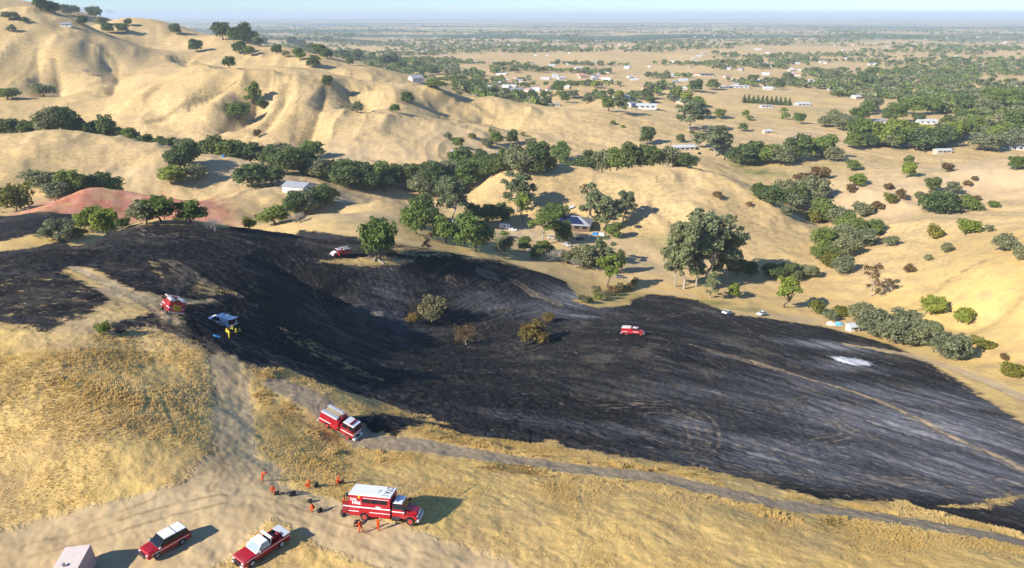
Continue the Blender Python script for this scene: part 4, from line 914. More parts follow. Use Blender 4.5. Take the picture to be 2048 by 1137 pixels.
def shovel(px, py, lb, hd):
    t = empty('shovel'); MB().tube([(0, 0, .05), (.1, .1, 1.25)], .022).build('handle', 'wood', t); MB().box(-.1, .1, -.02, .02, 0, .24, .02, 0).build('blade', 'grey', t)
    tag(seat(t, hit(px, py), R(hd), False), lb, 'shovel')
shovel(608, 1016, 'long handled hand tool stuck in the dirt left of the seated person', 0)
helm = empty('helmet'); MB().sphere((0, 0, .06), .15, (1.1, .95, .75)).build('shell', 'orange', helm); MB().cyl((0, 0, .02), .2, .025, 'z', 16).build('brim', 'orange', helm)
tag(seat(helm, hit(566, 987), 0), 'orange helmet lying on the track left of the lone black pack', 'helmet')
tp = MB(); r_ = random.Random(3)
q = [[(-.55 + i * .28 + r_.uniform(-.05, .05), -.35 + j * .24 + r_.uniform(-.04, .04), .08 + r_.uniform(0, .12)) for j in range(4)] for i in range(5)]
for i in range(4):
    for j in range(3): tp.hexa([(a[0], a[1], a[2] - .05) for a in (q[i][j], q[i+1][j], q[i+1][j+1], q[i][j+1])] + [q[i][j], q[i+1][j], q[i+1][j+1], q[i][j+1]])
tp = tp.build('tarpaulin', 'light_blue'); tag(seat(tp, hit(433, 674), R(25)), 'small crumpled bright blue tarpaulin on burnt ground near the white pickup', 'tarpaulin')
# ------------------------------------------------------------------ trees: leaf clumps on a limbed trunk, one mesh per part, copied
def leaf_material(name, dark, light, rough=.75):
    n = NT(name); tint = n.attr('tint'); oi = n.t.nodes.new('ShaderNodeObjectInfo')
    c = n.mix(tint, dark, light)
    c = n.mix(n.ramp(n.node('ShaderNodeTexWhiteNoise', 0, None, Vector=n.node('ShaderNodeVectorMath', 0, {'operation': 'FLOOR'}, i0=oi.outputs['Location'])), 0, 1, 0, .45), c, tuple(x * k for x, k in zip(light, (1.15, 1.0, .8))))
    n.bsdf(c, rough, .15); b = n.out.inputs[0].links[0].from_node
    tr = n.t.nodes.new('ShaderNodeBsdfTranslucent'); n.t.links.new(c, tr.inputs[0])
    mx = n.t.nodes.new('ShaderNodeMixShader'); mx.inputs[0].default_value = .30
    n.t.links.new(b.outputs[0], mx.inputs[1]); n.t.links.new(tr.outputs[0], mx.inputs[2]); n.t.links.new(mx.outputs[0], n.out.inputs[0])
    return n.m
LEAF = {k: leaf_material('leaves_' + k, *v) for k, v in {
 'oak': ((.050, .082, .030), (.165, .215, .075)), 'bright': ((.13, .18, .028), (.31, .37, .07)), 'mid': ((.082, .128, .032), (.225, .295, .075)),
 'gum': ((.105, .135, .065), (.28, .32, .165)), 'olive': ((.11, .13, .068), (.28, .30, .16)), 'dry': ((.11, .075, .035), (.24, .165, .075)),
 'rust': ((.13, .095, .028), (.29, .215, .065)), 'pale': ((.10, .105, .055), (.25, .24, .13)), 'yellow': ((.10, .11, .02), (.27, .26, .05))}.items()}
bk = NT('bark'); bp = bk.node('ShaderNodeNewGeometry', 0)
BARK = bk.bsdf(bk.mix(bk.noise(bk.map(bp, (3, 3, .6)), 1.0, 4), (.06, .045, .035), (.17, .14, .11)), .95, .1)
bk = NT('pale_bark'); bp = bk.node('ShaderNodeNewGeometry', 0)
PALEBARK = bk.bsdf(bk.mix(bk.noise(bk.map(bp, (2, 2, .4)), 1.0, 4), (.20, .16, .12), (.52, .47, .40)), .9, .1)

def crown_arrays(lobes, n, leaf, rs, droop=0.0, fill=.35):
    c = np.array([l[0] for l in lobes], float); r = np.array([l[1] for l in lobes], float)
    w = (r[:, 0] * r[:, 1] + r[:, 0] * r[:, 2]); w /= w.sum()
    k = rs.choice(len(lobes), int(n * 1.6), p=w); d = rs.normal(size=(len(k), 3)); d /= np.linalg.norm(d, axis=1)[:, None]
    d[:, 2] = np.where(d[:, 2] < -.55, -d[:, 2], d[:, 2])
    bumpy = 1 + .16 * np.sin(d[:, 0] * 5 + k) + .16 * np.sin(d[:, 1] * 6 + 2 * k) + .12 * np.sin(d[:, 2] * 7 + k)
    rad = np.where(rs.random(len(k)) < fill, rs.uniform(.35, .9, len(k)), rs.uniform(.86, 1.08, len(k))) * bumpy
    p = c[k] + d * r[k] * rad[:, None]
    inside = np.zeros(len(k), bool)
    for j in range(len(lobes)):
        q = np.linalg.norm((p - c[j]) / r[j], axis=1); inside |= (q < .62) & (k != j)
    keep = np.nonzero(~inside & (p[:, 2] > .15))[0][:n]; p, d, k = p[keep], d[keep], k[keep]
    nrm = d * .55 + rs.normal(size=d.shape) * .55 + np.array([0, 0, .35]); nrm /= np.linalg.norm(nrm, axis=1)[:, None]
    u = np.cross(nrm, rs.normal(size=d.shape)); u /= np.linalg.norm(u, axis=1)[:, None] + 1e-9; v = np.cross(nrm, u)
    s = leaf * rs.uniform(.55, 1.35, len(p)); a = (u * s[:, None]); b = (v * (s * rs.uniform(.45, .8, len(p)))[:, None])
    dz = np.zeros_like(p); dz[:, 2] = -droop * s
    Vv = np.stack([p - a, p - b * 1.0 + dz, p + a, p + b + nrm * s[:, None] * .25], 1).reshape(-1, 3)
    tint = np.clip(rs.normal(.42, .22, len(p)) + rs.uniform(-.22, .22, len(lobes))[k], 0, 1)
    return Vv, tint
def crown_object(name, lobes, n, leaf, mat, seed, droop=0.0, fill=.35):
    rs = np.random.default_rng(seed); Vv, tint = crown_arrays(lobes, n, leaf, rs, droop, fill)
    me = np_mesh(name, Vv, np.arange(len(Vv)).reshape(-1, 4)); attr(me, 'tint', tint, 'FACE'); me.materials.append(mat)
    return me
def dome(rs, w, h, z0, n, lr):
    out = [((0, 0, z0 + h * .45), (w * .33, w * .33, h * .40))]
    for i in range(n):
        a = 2 * math.pi * (i + rs.uniform(-.3, .3)) / n * 1.62; rr = w * .5 * rs.uniform(.25, .72); zz = z0 + h * (rs.uniform(.28, .78) - .25 * (rr / (w * .5)) ** 2 + .1)
        s = lr * rs.uniform(.75, 1.25); out.append(((rr * math.cos(a), rr * math.sin(a), zz), (s, s, s * rs.uniform(.65, .85))))
    return out
def limbs(name, h, r, tips, mat, split=.3, bare=0):
    m = MB(); rs = random.Random(len(tips) * 7 + int(h * 10)); top = (rs.uniform(-.1, .1) * h, rs.uniform(-.1, .1) * h, h * split)
    m.tube([(0, 0, -.25), (0, 0, h * split * .5), top], r * 1.25, 8, r * .8)
    for t in tips:
        mid = tuple(top[i] * .55 + t[i] * .45 + rs.uniform(-.04, .04) * h + (0, 0, .05 * h)[i] for i in range(3))
        m.tube([top, mid, t], r * .62, 6, r * .14)
        for _ in range(bare):
            q = tuple(t[i] * .75 + mid[i] * .25 + rs.uniform(-.22, .22) * h for i in range(3)); m.tube([mid, tuple(mid[i] * .4 + q[i] * .6 + rs.uniform(-.03, .03) * h for i in range(3)), q], r * .2, 4, r * .05)
    bmesh.ops.recalc_face_normals(m.bm, faces=m.bm.faces); me = bpy.data.meshes.new(name); m.bm.to_mesh(me); m.bm.free(); me.materials.append(mat); return me

# each kind: reference width, reference height, list of (crown mesh, trunk mesh), far single mesh
KINDS = {}
def kind(nm, w, h, make, nvar, mat, leaf, nf, bark=None, tr=.3, split=.28, droop=0, fill=.35, bare=0):
    out = []
    for q in range(nvar):
        rs = np.random.default_rng(100 + q * 13 + len(nm)); lobes = make(rs)
        cm = crown_object('crown', lobes, nf, leaf, LEAF[mat], 500 + q, droop, fill)
        tips = [l[0] for l in lobes[1:8]]; tm = limbs('trunk', h, tr, tips, bark or BARK, split, bare)
        lo = crown_object('crown', lobes, max(260, nf // 7), leaf * 2.0, LEAF[mat], 900 + q, droop, fill)
        out.append((cm, tm, lo))
    KINDS[nm] = (w, h, out)
kind('dark_oak', 11, 8.5, lambda rs: dome(rs, 11, 8.5, .2, 12, 2.3), 4, 'oak', .42, 4200)
kind('green_tree', 9, 8.5, lambda rs: dome(rs, 9, 8.5, .1, 11, 2.0), 4, 'mid', .36, 3800)
kind('bright_tree', 8, 7, lambda rs: dome(rs, 8, 7, .0, 11, 1.8), 3, 'bright', .34, 3400)
kind('olive_tree', 10, 8, lambda rs: dome(rs, 10, 8, .1, 12, 2.0), 3, 'olive', .38, 3600)
def gumlobes(rs, w=15, h=24, n=30):
    out = [((0, 0, h * .62), (w * .2, w * .2, h * .2))]
    for i in range(n):
        z = h * rs.uniform(.24, .96); lim = w * .5 * (1 - ((z / h - .55) / .52) ** 2) ** .5 if abs(z / h - .55) < .5 else w * .15
        a = rs.uniform(0, 6.28); rr = lim * rs.uniform(.2, .95); s = rs.uniform(1.3, 2.5) * w / 15; out.append(((rr * math.cos(a), rr * math.sin(a), z), (s, s, s * rs.uniform(.7, 1.1))))
    return out
kind('gum_tree', 15, 24, gumlobes, 4, 'gum', .46, 7500, PALEBARK, .42, .30, .5, .2)
kind('slim_gum', 8, 15, lambda rs: gumlobes(rs, 8, 15, 14), 3, 'gum', .36, 2800, PALEBARK, .25, .3, .5)
kind('slim_green', 6, 10, lambda rs: gumlobes(rs, 6.5, 10, 12), 3, 'bright', .32, 2600, BARK, .2, .25, .2)
kind('umbrella_pine', 8, 10.5, lambda rs: [((0, 0, 8), (2, 2, 1.2))] + [((3 * math.cos(k * .9), 3 * math.sin(k * .9), 6.2 + (k % 4) * .9), (1.5, 1.5, .8)) for k in range(9)], 1, 'mid', .30, 2600, PALEBARK, .22, .5)
kind('shrub', 3.2, 2.3, lambda rs: dome(rs, 3.2, 2.3, -.05, 8, .75), 3, 'mid', .17, 1500, None, .06, .2)
kind('bright_shrub', 3.2, 2.3, lambda rs: dome(rs, 3.2, 2.3, -.05, 8, .75), 2, 'yellow', .17, 1500, None, .06, .2)
kind('dry_shrub', 3.2, 2.2, lambda rs: dome(rs, 3.2, 2.2, -.05, 9, .65), 3, 'dry', .16, 1300, None, .05, .15, 0, .5, 3)
kind('rust_shrub', 5, 3.6, lambda rs: dome(rs, 5, 3.6, .0, 10, 1.0), 2, 'rust', .2, 2000, None, .1, .15, 0, .5, 3)
kind('pale_shrub', 5, 4.4, lambda rs: dome(rs, 5, 4.4, .0, 10, 1.1), 2, 'pale', .2, 2300, None, .1, .15)
kind('grey_shrub', 5, 3.4, lambda rs: dome(rs, 5, 3.4, .0, 10, .85), 2, 'dry', .13, 1300, PALEBARK, .1, .15, 0, .6, 5)
kind('conifer', 3, 7, lambda rs: [((0, 0, 6.2 - k * .75), (.35 + k * .17, .35 + k * .17, .7)) for k in range(8)], 2, 'oak', .26, 1300, None, .15, .2)
kind('sparse_tree', 7, 10, lambda rs: gumlobes(rs, 7, 10, 13), 2, 'dry', .22, 1500, PALEBARK, .16, .3, .2, .5, 4)
# leafless tree: only limbs and twigs
def bare_mesh(seed, h=6.5, mat=PALEBARK):
    m = MB(); rs = random.Random(seed)
    def grow(p, d, L, r, lev):
        q = p + d * L; m.tube([p, p + d * L * .5 + Vector((rs.uniform(-.05, .05), rs.uniform(-.05, .05), 0)) * L, q], r, 5 if lev < 2 else 3, r * .6)
        if lev == 4: return
        for _ in range(4 if lev < 3 else 3):
            dd = (d + Vector((rs.gauss(0, .55), rs.gauss(0, .55), rs.gauss(.05, .35)))).normalized(); grow(p + d * L * rs.uniform(.55, 1), dd, L * rs.uniform(.55, .8), r * .58, lev + 1)
    for _ in range(4): grow(Vector((0, 0, -.1)), Vector((rs.uniform(-.5, .5), rs.uniform(-.5, .5), 1)).normalized(), h * .30, .11, 0)
    bmesh.ops.recalc_face_normals(m.bm, faces=m.bm.faces); me = bpy.data.meshes.new('limbs'); m.bm.to_mesh(me); m.bm.free(); me.materials.append(mat); return me
BAREM = [bare_mesh(5), bare_mesh(9)]

ORD = 'zeroth first second third fourth fifth sixth seventh eighth ninth tenth eleventh twelfth thirteenth fourteenth fifteenth sixteenth seventeenth eighteenth nineteenth'.split() + \
      ['twentieth'] + ['twenty-' + w for w in 'first second third fourth fifth sixth seventh eighth ninth'.split()]
DESC = {'dark_oak': ('oak_tree', 'dark round oak', 'tree'), 'green_tree': ('broadleaf_tree', 'green round tree', 'tree'), 'bright_tree': ('broadleaf_tree', 'bright green bushy tree', 'tree'),
 'olive_tree': ('olive_tree', 'dull olive grey tree', 'tree'), 'gum_tree': ('eucalyptus_tree', 'tall grey-green eucalyptus', 'tree'), 'slim_gum': ('eucalyptus_tree', 'slim pale eucalyptus', 'tree'),
 'slim_green': ('broadleaf_tree', 'narrow bright green tree', 'tree'), 'umbrella_pine': ('pine_tree', 'flat topped pine with bare trunk', 'tree'), 'shrub': ('shrub', 'small green shrub', 'shrub'),
 'bright_shrub': ('shrub', 'yellow-green shrub', 'shrub'), 'dry_shrub': ('shrub', 'dry brown shrub', 'shrub'), 'rust_shrub': ('shrub', 'scorched rust-orange shrub', 'shrub'),
 'pale_shrub': ('shrub', 'pale grey-green bush', 'shrub'), 'grey_shrub': ('shrub', 'scorched grey-brown shrub', 'shrub'), 'conifer': ('conifer_tree', 'small dark pointed conifer', 'tree'),
 'sparse_tree': ('sparse_tree', 'sparse brownish tree', 'tree'), 'bare': ('bare_tree', 'leafless pale grey tree', 'tree')}
N_TREE = 0
def plant(kd, p, wpx, hpx=None, rnd=random.Random(4)):
    global N_TREE
    N_TREE += 1; s = pxm(p); w = wpx / s; rot = rnd.uniform(0, 6.28); nm = DESC[kd][0]
    z = ground(p.x, p.y)
    if kd == 'bare':
        o = bpy.data.objects.new(nm, None); C.objects.link(o); k = w / 5.5; c = bpy.data.objects.new('limbs', BAREM[N_TREE % 2]); C.objects.link(c); c.parent = o
        sx, sz = k, (hpx / s / .95 / 6.0) if hpx else k
    else:
        rw, rh, var = KINDS[kd]; cm, tm, lo = var[N_TREE % len(var)]; sx = w / rw; sz = (hpx / s / .93 / rh) if hpx else sx * rnd.uniform(.9, 1.1)
        if wpx >= 26:
            o = bpy.data.objects.new(nm, None); C.objects.link(o)
            a = bpy.data.objects.new('crown', cm); C.objects.link(a); a.parent = o; b = bpy.data.objects.new('trunk', tm); C.objects.link(b); b.parent = o
        else: o = bpy.data.objects.new(nm, lo if wpx < 20 else cm); C.objects.link(o)
    o.location = (p.x, p.y, z - .05 * sz); o.rotation_euler = (0, 0, rot); o.scale = (sx, sx, sz); return o
def shift(p, f):
    q = Vector((p.x * f, p.y * f, 0)); q.z = ground(q.x, q.y); return q
def zone(phrase, group, items):
    # items: (kind, column, row of the foot, crown width in photo pixels[, height or None[, how much farther than the visible ground]])
    made = []
    for it in items:
        kd, px, py, w = it[:4]; h = it[4] if len(it) > 4 else None; f = it[5] if len(it) > 5 else 1.0
        p = hit(px, py)
        if f != 1.0: p = shift(p, f)
        made.append((kd, px, py, w, plant(kd, p, w, h)))
    by = {}
    for m in made: by.setdefault(DESC[m[0]][1], []).append(m)
    for d, ms in by.items():
        ms.sort(key=lambda m: m[1])
        for i, m in enumerate(ms):
            if len(ms) == 1: lb = f'the only {d} {phrase}'
            elif i == 0: lb = f'{d}, leftmost {phrase}'
            elif i == len(ms) - 1: lb = f'{d}, rightmost {phrase}'
            else: lb = f'{d}, {ORD[i + 1]} from left {phrase}'
            tag(m[4], lb, DESC[m[0]][2], group)
    return made
O_, G_, B_, V_, U_, SG, N_, K_, S_, Y_, D_, RS, PS, GS, CO, SP_, X_ = 'dark_oak green_tree bright_tree olive_tree gum_tree slim_gum slim_green umbrella_pine shrub bright_shrub dry_shrub rust_shrub pale_shrub grey_shrub conifer sparse_tree bare'.split()
zone('on the burnt slope', 'shrubs left standing on the burn', [(PS,868,642,58,50),(GS,932,690,56,42),(RS,1068,684,60,42),(RS,1097,644,26,18),(RS,826,645,28,18),(X_,750,634,30,14),(X_,1250,676,1,1)][:6])
zone('at the edge of the left dirt pad', 'lone plants', [(S_,207,670,28,26)])
zone('on the burnt ridge by the distant engine', 'lone plants', [(G_,760,518,74,76)])
zone('in the row behind the left grass hill', 'oaks behind the left grass hill', [(O_,18,276,48,None,1.09),(O_,62,276,46,None,1.10),(V_,100,276,48,54,1.09),(O_,132,277,56,50,1.10),(O_,160,277,46,None,1.10),(O_,184,280,42,None,1.09),(O_,214,282,52,46,1.10),(O_,240,286,42,None,1.10),
 (G_,265,291,30,None,1.09),(O_,292,298,34,None,1.09),(O_,320,302,30,None,1.08),(O_,345,306,36,None,1.08),(V_,376,311,44,None,1.08),(O_,402,315,38,None,1.08),(O_,428,320,54,None,1.08),(G_,458,326,58,42,1.08),(O_,480,329,48,None,1.08),(O_,504,334,58,42,1.08),(O_,540,344,48,None,1.07)])
zone('on the big golden hillside', 'trees scattered on the golden hills', [(G_,16,200,46,22),(V_,88,194,44,26),(X_,176,151,22,20),(N_,507,206,36,38),(G_,478,237,50,30),(G_,521,216,22,None),(O_,655,170,24,None),(V_,714,226,28,None),(O_,815,206,27,None),(G_,790,226,20,None),
 (G_,872,176,42,16),(D_,515,274,20,None)])
zone('on the upper left ridge', 'trees on the upper left ridge', [(O_,393,104,30),(O_,458,136,28),(O_,446,80,42,32),(O_,480,108,30),(G_,500,112,22),(O_,553,110,24),(V_,572,114,16),(G_,600,122,26),(O_,628,136,28),(O_,350,70,24),(O_,468,86,26,28),(O_,488,84,34,30),(O_,506,88,30),
 (O_,526,92,20),(V_,516,94,22),(O_,82,22,26),(O_,97,22,26),(O_,110,27,28),(O_,135,32,26),(O_,152,28,20),(V_,166,20,20),(O_,186,17,26),(O_,190,36,30),(V_,206,54,24),(O_,166,50,22),(O_,216,66,24),(O_,246,66,26,None),(O_,257,52,16),(O_,220,22,14),(V_,16,40,20),(V_,30,40,20),
 (V_,24,64,18),(O_,50,46,14)])
zone('along the ridge falling right from the rock knoll', 'trees on the descending ridge', [(O_,584,92,22),(O_,603,98,22),(O_,621,106,22),(G_,641,112,26),(O_,655,118,26),(O_,690,120,24),(O_,716,120,26),(G_,701,132,18),(O_,745,118,16),(O_,770,132,28),(O_,786,132,28),(G_,802,142,22),(O_,836,140,20),(O_,866,150,20),(V_,906,152,16)])
zone('below the left grass hill', 'trees below the left grass hill', [(Y_,34,424,60,46),(V_,90,392,70,40,1.02),(O_,182,386,82,44,1.06),(G_,150,394,60,None,1.06),(G_,216,386,58,36,1.06),(V_,120,404,50,None,1.05),(B_,346,384,56,32,1.02),(O_,376,380,60,None,1.05),(V_,400,384,40,None,1.03)])
zone('around the grey shed', 'trees around the shed', [(O_,505,376,74,40),(O_,545,372,54,None),(O_,575,350,64,44),(O_,604,345,70,44),(G_,622,318,52,34),(O_,560,344,46,None),(V_,640,358,50,None),(O_,668,366,50,None),(O_,690,376,60,36),(G_,714,372,50,None),(O_,740,378,46,None),(V_,765,372,40,None),(O_,792,372,38,None),
 (G_,550,450,60,40),(O_,592,430,52,38),(V_,612,426,60,None),(O_,640,416,52,None),(G_,658,404,40,None),(X_,592,446,40,26),(Y_,500,458,30,20),(X_,430,464,44,40)])
zone('along the back edge of the burnt ridge', 'trees behind the burnt ridge', [(V_,122,494,66,40,1.03),(B_,186,478,56,46,1.04),(B_,214,474,56,48,1.04),(Y_,160,484,30,None,1.02),(O_,248,466,30,None,1.04),(V_,296,460,58,46,1.04),(G_,324,458,60,50,1.04),(G_,384,460,60,44,1.04)])
zone('in the wooded draw at centre', 'trees of the central draw', [(O_,690,362,50,None),(O_,735,384,46,None),(V_,838,388,50,None),(O_,860,374,54,None),(O_,890,392,58,None),(G_,935,372,72,46),(V_,958,350,44,None),(O_,982,352,46,None),(O_,1004,344,46,None),(V_,1040,348,58,None),(O_,1072,346,46,None),(O_,1098,342,36,None),
 (G_,1120,326,44,40),(O_,1155,356,44,None,1.115),(O_,1180,360,46,44,1.115),(V_,1203,366,50,46,1.115),(G_,1232,370,50,46,1.115),(O_,1256,370,50,46,1.115),(O_,1280,366,46,42,1.115),(O_,1132,350,40,None,1.115),(G_,1215,334,24,None),(G_,1240,328,24,None),(B_,1262,330,30,None),(O_,1304,360,46,40,1.115),(V_,1334,356,44,40,1.115),(O_,1362,352,40,None,1.115)])
zone('near the farmstead behind the central golden hill', 'trees at the farmstead', [(G_,918,298,24,22),(G_,992,290,26,26),(N_,982,272,12,16),(V_,974,296,26,None),(O_,1025,290,24,26),(Y_,945,278,16,None),(V_,896,280,18,None),(V_,1062,292,26,14),(Y_,1045,272,10,None),(B_,944,328,24,18),(CO,1084,318,12,26),(O_,962,322,26,None),(G_,1010,318,26,None),(O_,1030,334,34,None)])
zone('around the house with the solar roof', 'trees around the solar roof house', [(G_,832,468,58,62),(O_,845,430,50,None),(O_,866,452,46,None),(V_,820,452,40,None),(G_,892,488,54,56),(U_,906,446,64,84),(O_,945,446,38,34),(O_,975,446,40,34),(O_,1004,446,42,38),(G_,950,504,82,68),(V_,1010,504,38,32),(N_,1046,446,30,58),(U_,1034,424,66,74),
 (K_,1086,490,58,64),(G_,1110,450,54,40),(O_,1124,486,40,40),(X_,1112,524,50,36),(O_,1075,518,36,22),(V_,1168,532,60,40),(SG,1200,524,56,50),(N_,1215,576,44,64),(O_,1234,548,32,40),(SG,1182,446,56,72),(SG,1214,462,58,66),(U_,1246,446,44,60),(G_,1226,474,40,26),(SP_,856,506,26,40),
 (X_,1150,536,30,26),(Y_,1268,574,16,16),(SP_,1168,394,24,24),(S_,1010,474,16,None),(V_,1196,412,36,30)])
zone('in the eucalyptus grove right of centre', 'eucalyptus grove', [(U_,1368,578,84,130),(U_,1412,566,112,134),(SG,1350,574,50,96),(U_,1452,560,68,104),(SG,1392,574,46,92),(SG,1420,596,44,52),(B_,1466,596,24,30),(O_,1500,556,30,28),(O_,1474,552,40,34),(O_,1545,556,46,24),(O_,1580,556,48,26),(V_,1616,554,44,24)])
zone('just beyond the right edge of the burn', 'trees beyond the right burn edge', [(N_,1568,616,54,62),(Y_,1632,628,28,32),(V_,1718,640,44,36),(Y_,1684,632,30,20),(V_,1748,672,70,52),(V_,1790,688,76,52),(V_,1832,690,60,42),(V_,1806,658,64,38),(U_,1856,680,50,36),(V_,1892,718,68,50),(V_,1920,718,44,34),(Y_,1930,690,36,16),(Y_,1966,696,46,16),(B_,1862,630,48,34),(B_,1926,646,36,28),
 (SP_,1742,594,46,66),(SP_,1776,586,32,30),(Y_,2026,752,44,24),(D_,2006,720,20,None),(V_,1660,640,30,18)])
zone('on the pale hill at right', 'shrubs on the right hill', [(Y_,1868,478,34,24),(B_,1933,468,44,28),(V_,1892,506,22,20),(V_,2008,502,50,32),(V_,1976,465,18,None),(V_,1856,522,16,None),(D_,1816,546,26,None),(O_,1876,428,76,38),(G_,1936,422,42,30),(S_,1986,416,22,None),(D_,1952,402,18,None),(D_,1754,420,30,None),(Y_,1780,408,26,None),(D_,1800,398,26,None),
 (B_,1712,372,36,22),(G_,1704,341,28,20),(G_,1816,330,20,None),(B_,1813,356,28,28),(O_,1864,380,34,22),(D_,1894,344,30,16),(V_,1905,386,28,None),(D_,1948,362,14,None),(G_,2032,340,36,26),(D_,1776,380,22,None),(V_,2040,520,30,28),(D_,1700,386,24,None),(D_,1935,372,18,None),(V_,1838,400,22,None)])
zone('in the gully between the two golden hills', 'trees of the right gully', [(O_,1545,412,54,None),(O_,1520,398,40,None),(V_,1570,402,54,36),(O_,1592,416,52,38),(V_,1620,398,70,44),(G_,1652,442,64,34),(Y_,1628,446,30,None),(O_,1690,446,34,None),(V_,1722,434,40,None),(G_,1700,476,58,36),(V_,1672,494,64,38),(G_,1642,502,48,None),(V_,1720,494,58,34),(G_,1746,472,40,28),(V_,1782,492,28,None),
 (V_,1690,516,50,None),(Y_,1654,534,36,26),(V_,1684,546,44,None),(G_,1636,520,30,None),(D_,1434,397,22,None),(D_,1498,413,15,None),(V_,1572,432,26,None)])
zone('around the green pond meadow', 'trees around the pond', [(O_,1480,330,60,34),(O_,1502,318,46,None),(G_,1532,326,60,36),(V_,1562,330,50,None),(O_,1592,322,58,None),(B_,1622,306,60,30),(G_,1646,314,48,None),(V_,1666,324,40,None),(U_,1430,312,66,56),(SG,1394,296,36,34),(O_,1374,336,42,None),(O_,1360,286,20,None),(O_,1752,288,40,None),(V_,1772,294,46,None),
 (O_,1850,300,80,38),(O_,1884,296,46,None),(G_,1720,288,58,None),(V_,1974,302,60,32),(G_,1992,288,48,None),(V_,2022,298,50,None),(D_,1640,360,50,24),(D_,1612,372,60,28),(O_,1294,290,32,34)])
zone('on the middle valley floor', 'trees on the middle valley floor', [(U_,1240,230,38,34),(S_,1226,250,12),(S_,1246,256,9),(U_,1378,260,66,54),(V_,1396,236,30,28),(G_,1440,238,22),(G_,1486,263,18),(S_,1568,226,15),(S_,1571,239,17),(G_,1599,248,24),(B_,1490,236,16),(S_,1498,241,14),(G_,1130,206,22),(O_,1095,212,20),(O_,1066,202,24),(G_,1046,196,16),(G_,1150,196,16),
 (B_,1190,177,18),(G_,1240,208,18),(S_,1100,191,12),(S_,1116,191,12),(S_,1086,196,11),(S_,1066,171,11),(S_,1092,171,11),(B_,1350,202,26),(B_,1370,207,26),(B_,1396,216,26),(O_,1300,208,20)])
zone('in the clipped row by the white ranch house', 'row of conifers', [(CO,1488 + k * 9, 206 + k * .6, 9, 16) for k in range(11)])
def belt(phrase, group, pl, n, kinds, w0, w1, spread, seed, f=1.0):
    r_ = random.Random(seed); seg = list(zip(pl, pl[1:])); items = []
    for k in range(n):
        t = (k + r_.uniform(.1, .9)) / n * len(seg); i = min(int(t), len(seg) - 1); t -= i; (x0, y0), (x1, y1) = seg[i]
        items.append((r_.choice(kinds), x0 + (x1 - x0) * t, y0 + (y1 - y0) * t + r_.uniform(-spread, spread), r_.uniform(w0, w1), None, f))
    zone(phrase, group, items)
belt('in the creek belt right of the shed', 'creek belt trees', [(560,338),(640,352),(720,372),(800,378),(880,368),(930,352)], 18, [O_, O_, O_, G_, V_], 36, 58, 8, 3)
belt('in the wood behind the central golden hill', 'creek belt trees', [(940,362),(1010,338),(1090,334)], 9, [O_, O_, G_, V_], 36, 54, 6, 5)
belt('along the right valley creek', 'right valley trees', [(1700,300),(1800,290),(1900,285),(2048,270)], 16, [O_, G_, V_, G_, B_], 34, 60, 10, 7)
belt('in the right middle valley', 'right valley trees', [(1640,262),(1760,232),(1900,240),(2048,215)], 18, [O_, G_, V_, G_, V_], 26, 46, 12, 9)
belt('along the lower right gully', 'right gully trees', [(1560,400),(1640,440),(1700,470),(1660,520)], 12, [O_, G_, V_, V_], 34, 56, 10, 11)
belt('in the strip below the solar roof house', 'trees around the solar roof house', [(1040,500),(1120,515),(1190,530),(1240,520)], 9, [V_, G_, S_, D_], 18, 34, 8, 13)
belt('on the open middle valley', 'middle valley trees', [(1060,190),(1200,215),(1420,180),(1640,160),(1800,170)], 18, [O_, G_, V_, B_], 16, 30, 14, 15)
belt('in the scrub patch at the burn corner', 'scrub shrubs', [(1160,602),(1210,594),(1262,586)], 12, [D_, S_, S_, PS], 14, 24, 9, 21)
print('TREES', N_TREE)

# the rest of the far trees, too small and many to tell apart
def far_wood():
    rs = np.random.default_rng(77); Vs, Ts, mats = [], [], []
    N = 11000; pts_ = []
    while len(pts_) < N:
        th = rs.uniform(-.70, .70); r = math.exp(rs.uniform(math.log(820), math.log(11000))); x, y = r * math.sin(th), r * math.cos(th)
        if th < -.08 and r < 2300 - 1300 * max(0, (th + .45)) and ground(x, y) > -66: continue
        lim = .64 - .28 * max(0, (th - .05) / .5) * (1 if r < 2600 else .2)
        d = .5 + .5 * float(fbm(np.array([x / 420]), np.array([y / 420]), 41, 3)[0]) * 1.3
        if r > 2600: d += .14 * math.sin(y / 500)
        d += .30 * float(vnoise(np.array([x / 95]), np.array([y / 95]), 43)[0])
        if d < lim + rs.uniform(-.05, .07): continue
        pts_.append((x, y))
    base = crown_arrays(dome(np.random.default_rng(5), 10, 8, .1, 8, 2.4), 46, 1.9, np.random.default_rng(6), 0, .2)
    col = []
    for x, y in pts_:
        s = rs.uniform(.55, 1.25) * (1 + min(.6, math.hypot(x, y) / 5500)); a = rs.uniform(0, 6.28); ca, sa = math.cos(a), math.sin(a); v = base[0] * np.array([s * rs.uniform(.8, 1.3), s, s * rs.uniform(.7, 1.25)])
        v = np.stack([v[:, 0] * ca - v[:, 1] * sa + x, v[:, 0] * sa + v[:, 1] * ca + y, v[:, 2] + ground(x, y)], 1); Vs.append(v); Ts.append(np.clip(base[1] + rs.normal(0, .22), 0, 1)); col.append(np.full(len(base[1]), rs.integers(0, 3)))
    Vv = np.concatenate(Vs); me = np_mesh('far_woodland', Vv, np.arange(len(Vv)).reshape(-1, 4)); attr(me, 'tint', np.concatenate(Ts), 'FACE')
    for k in ('oak', 'mid', 'olive'): me.materials.append(LEAF[k])
    me.polygons.foreach_set('material_index', np.concatenate(col).astype(np.int32))
    o = bpy.data.objects.new('far_woodland', me); C.objects.link(o); tag(o, 'countless small dark trees scattered over the far valley and plain', 'woodland', kind='stuff')
far_wood()
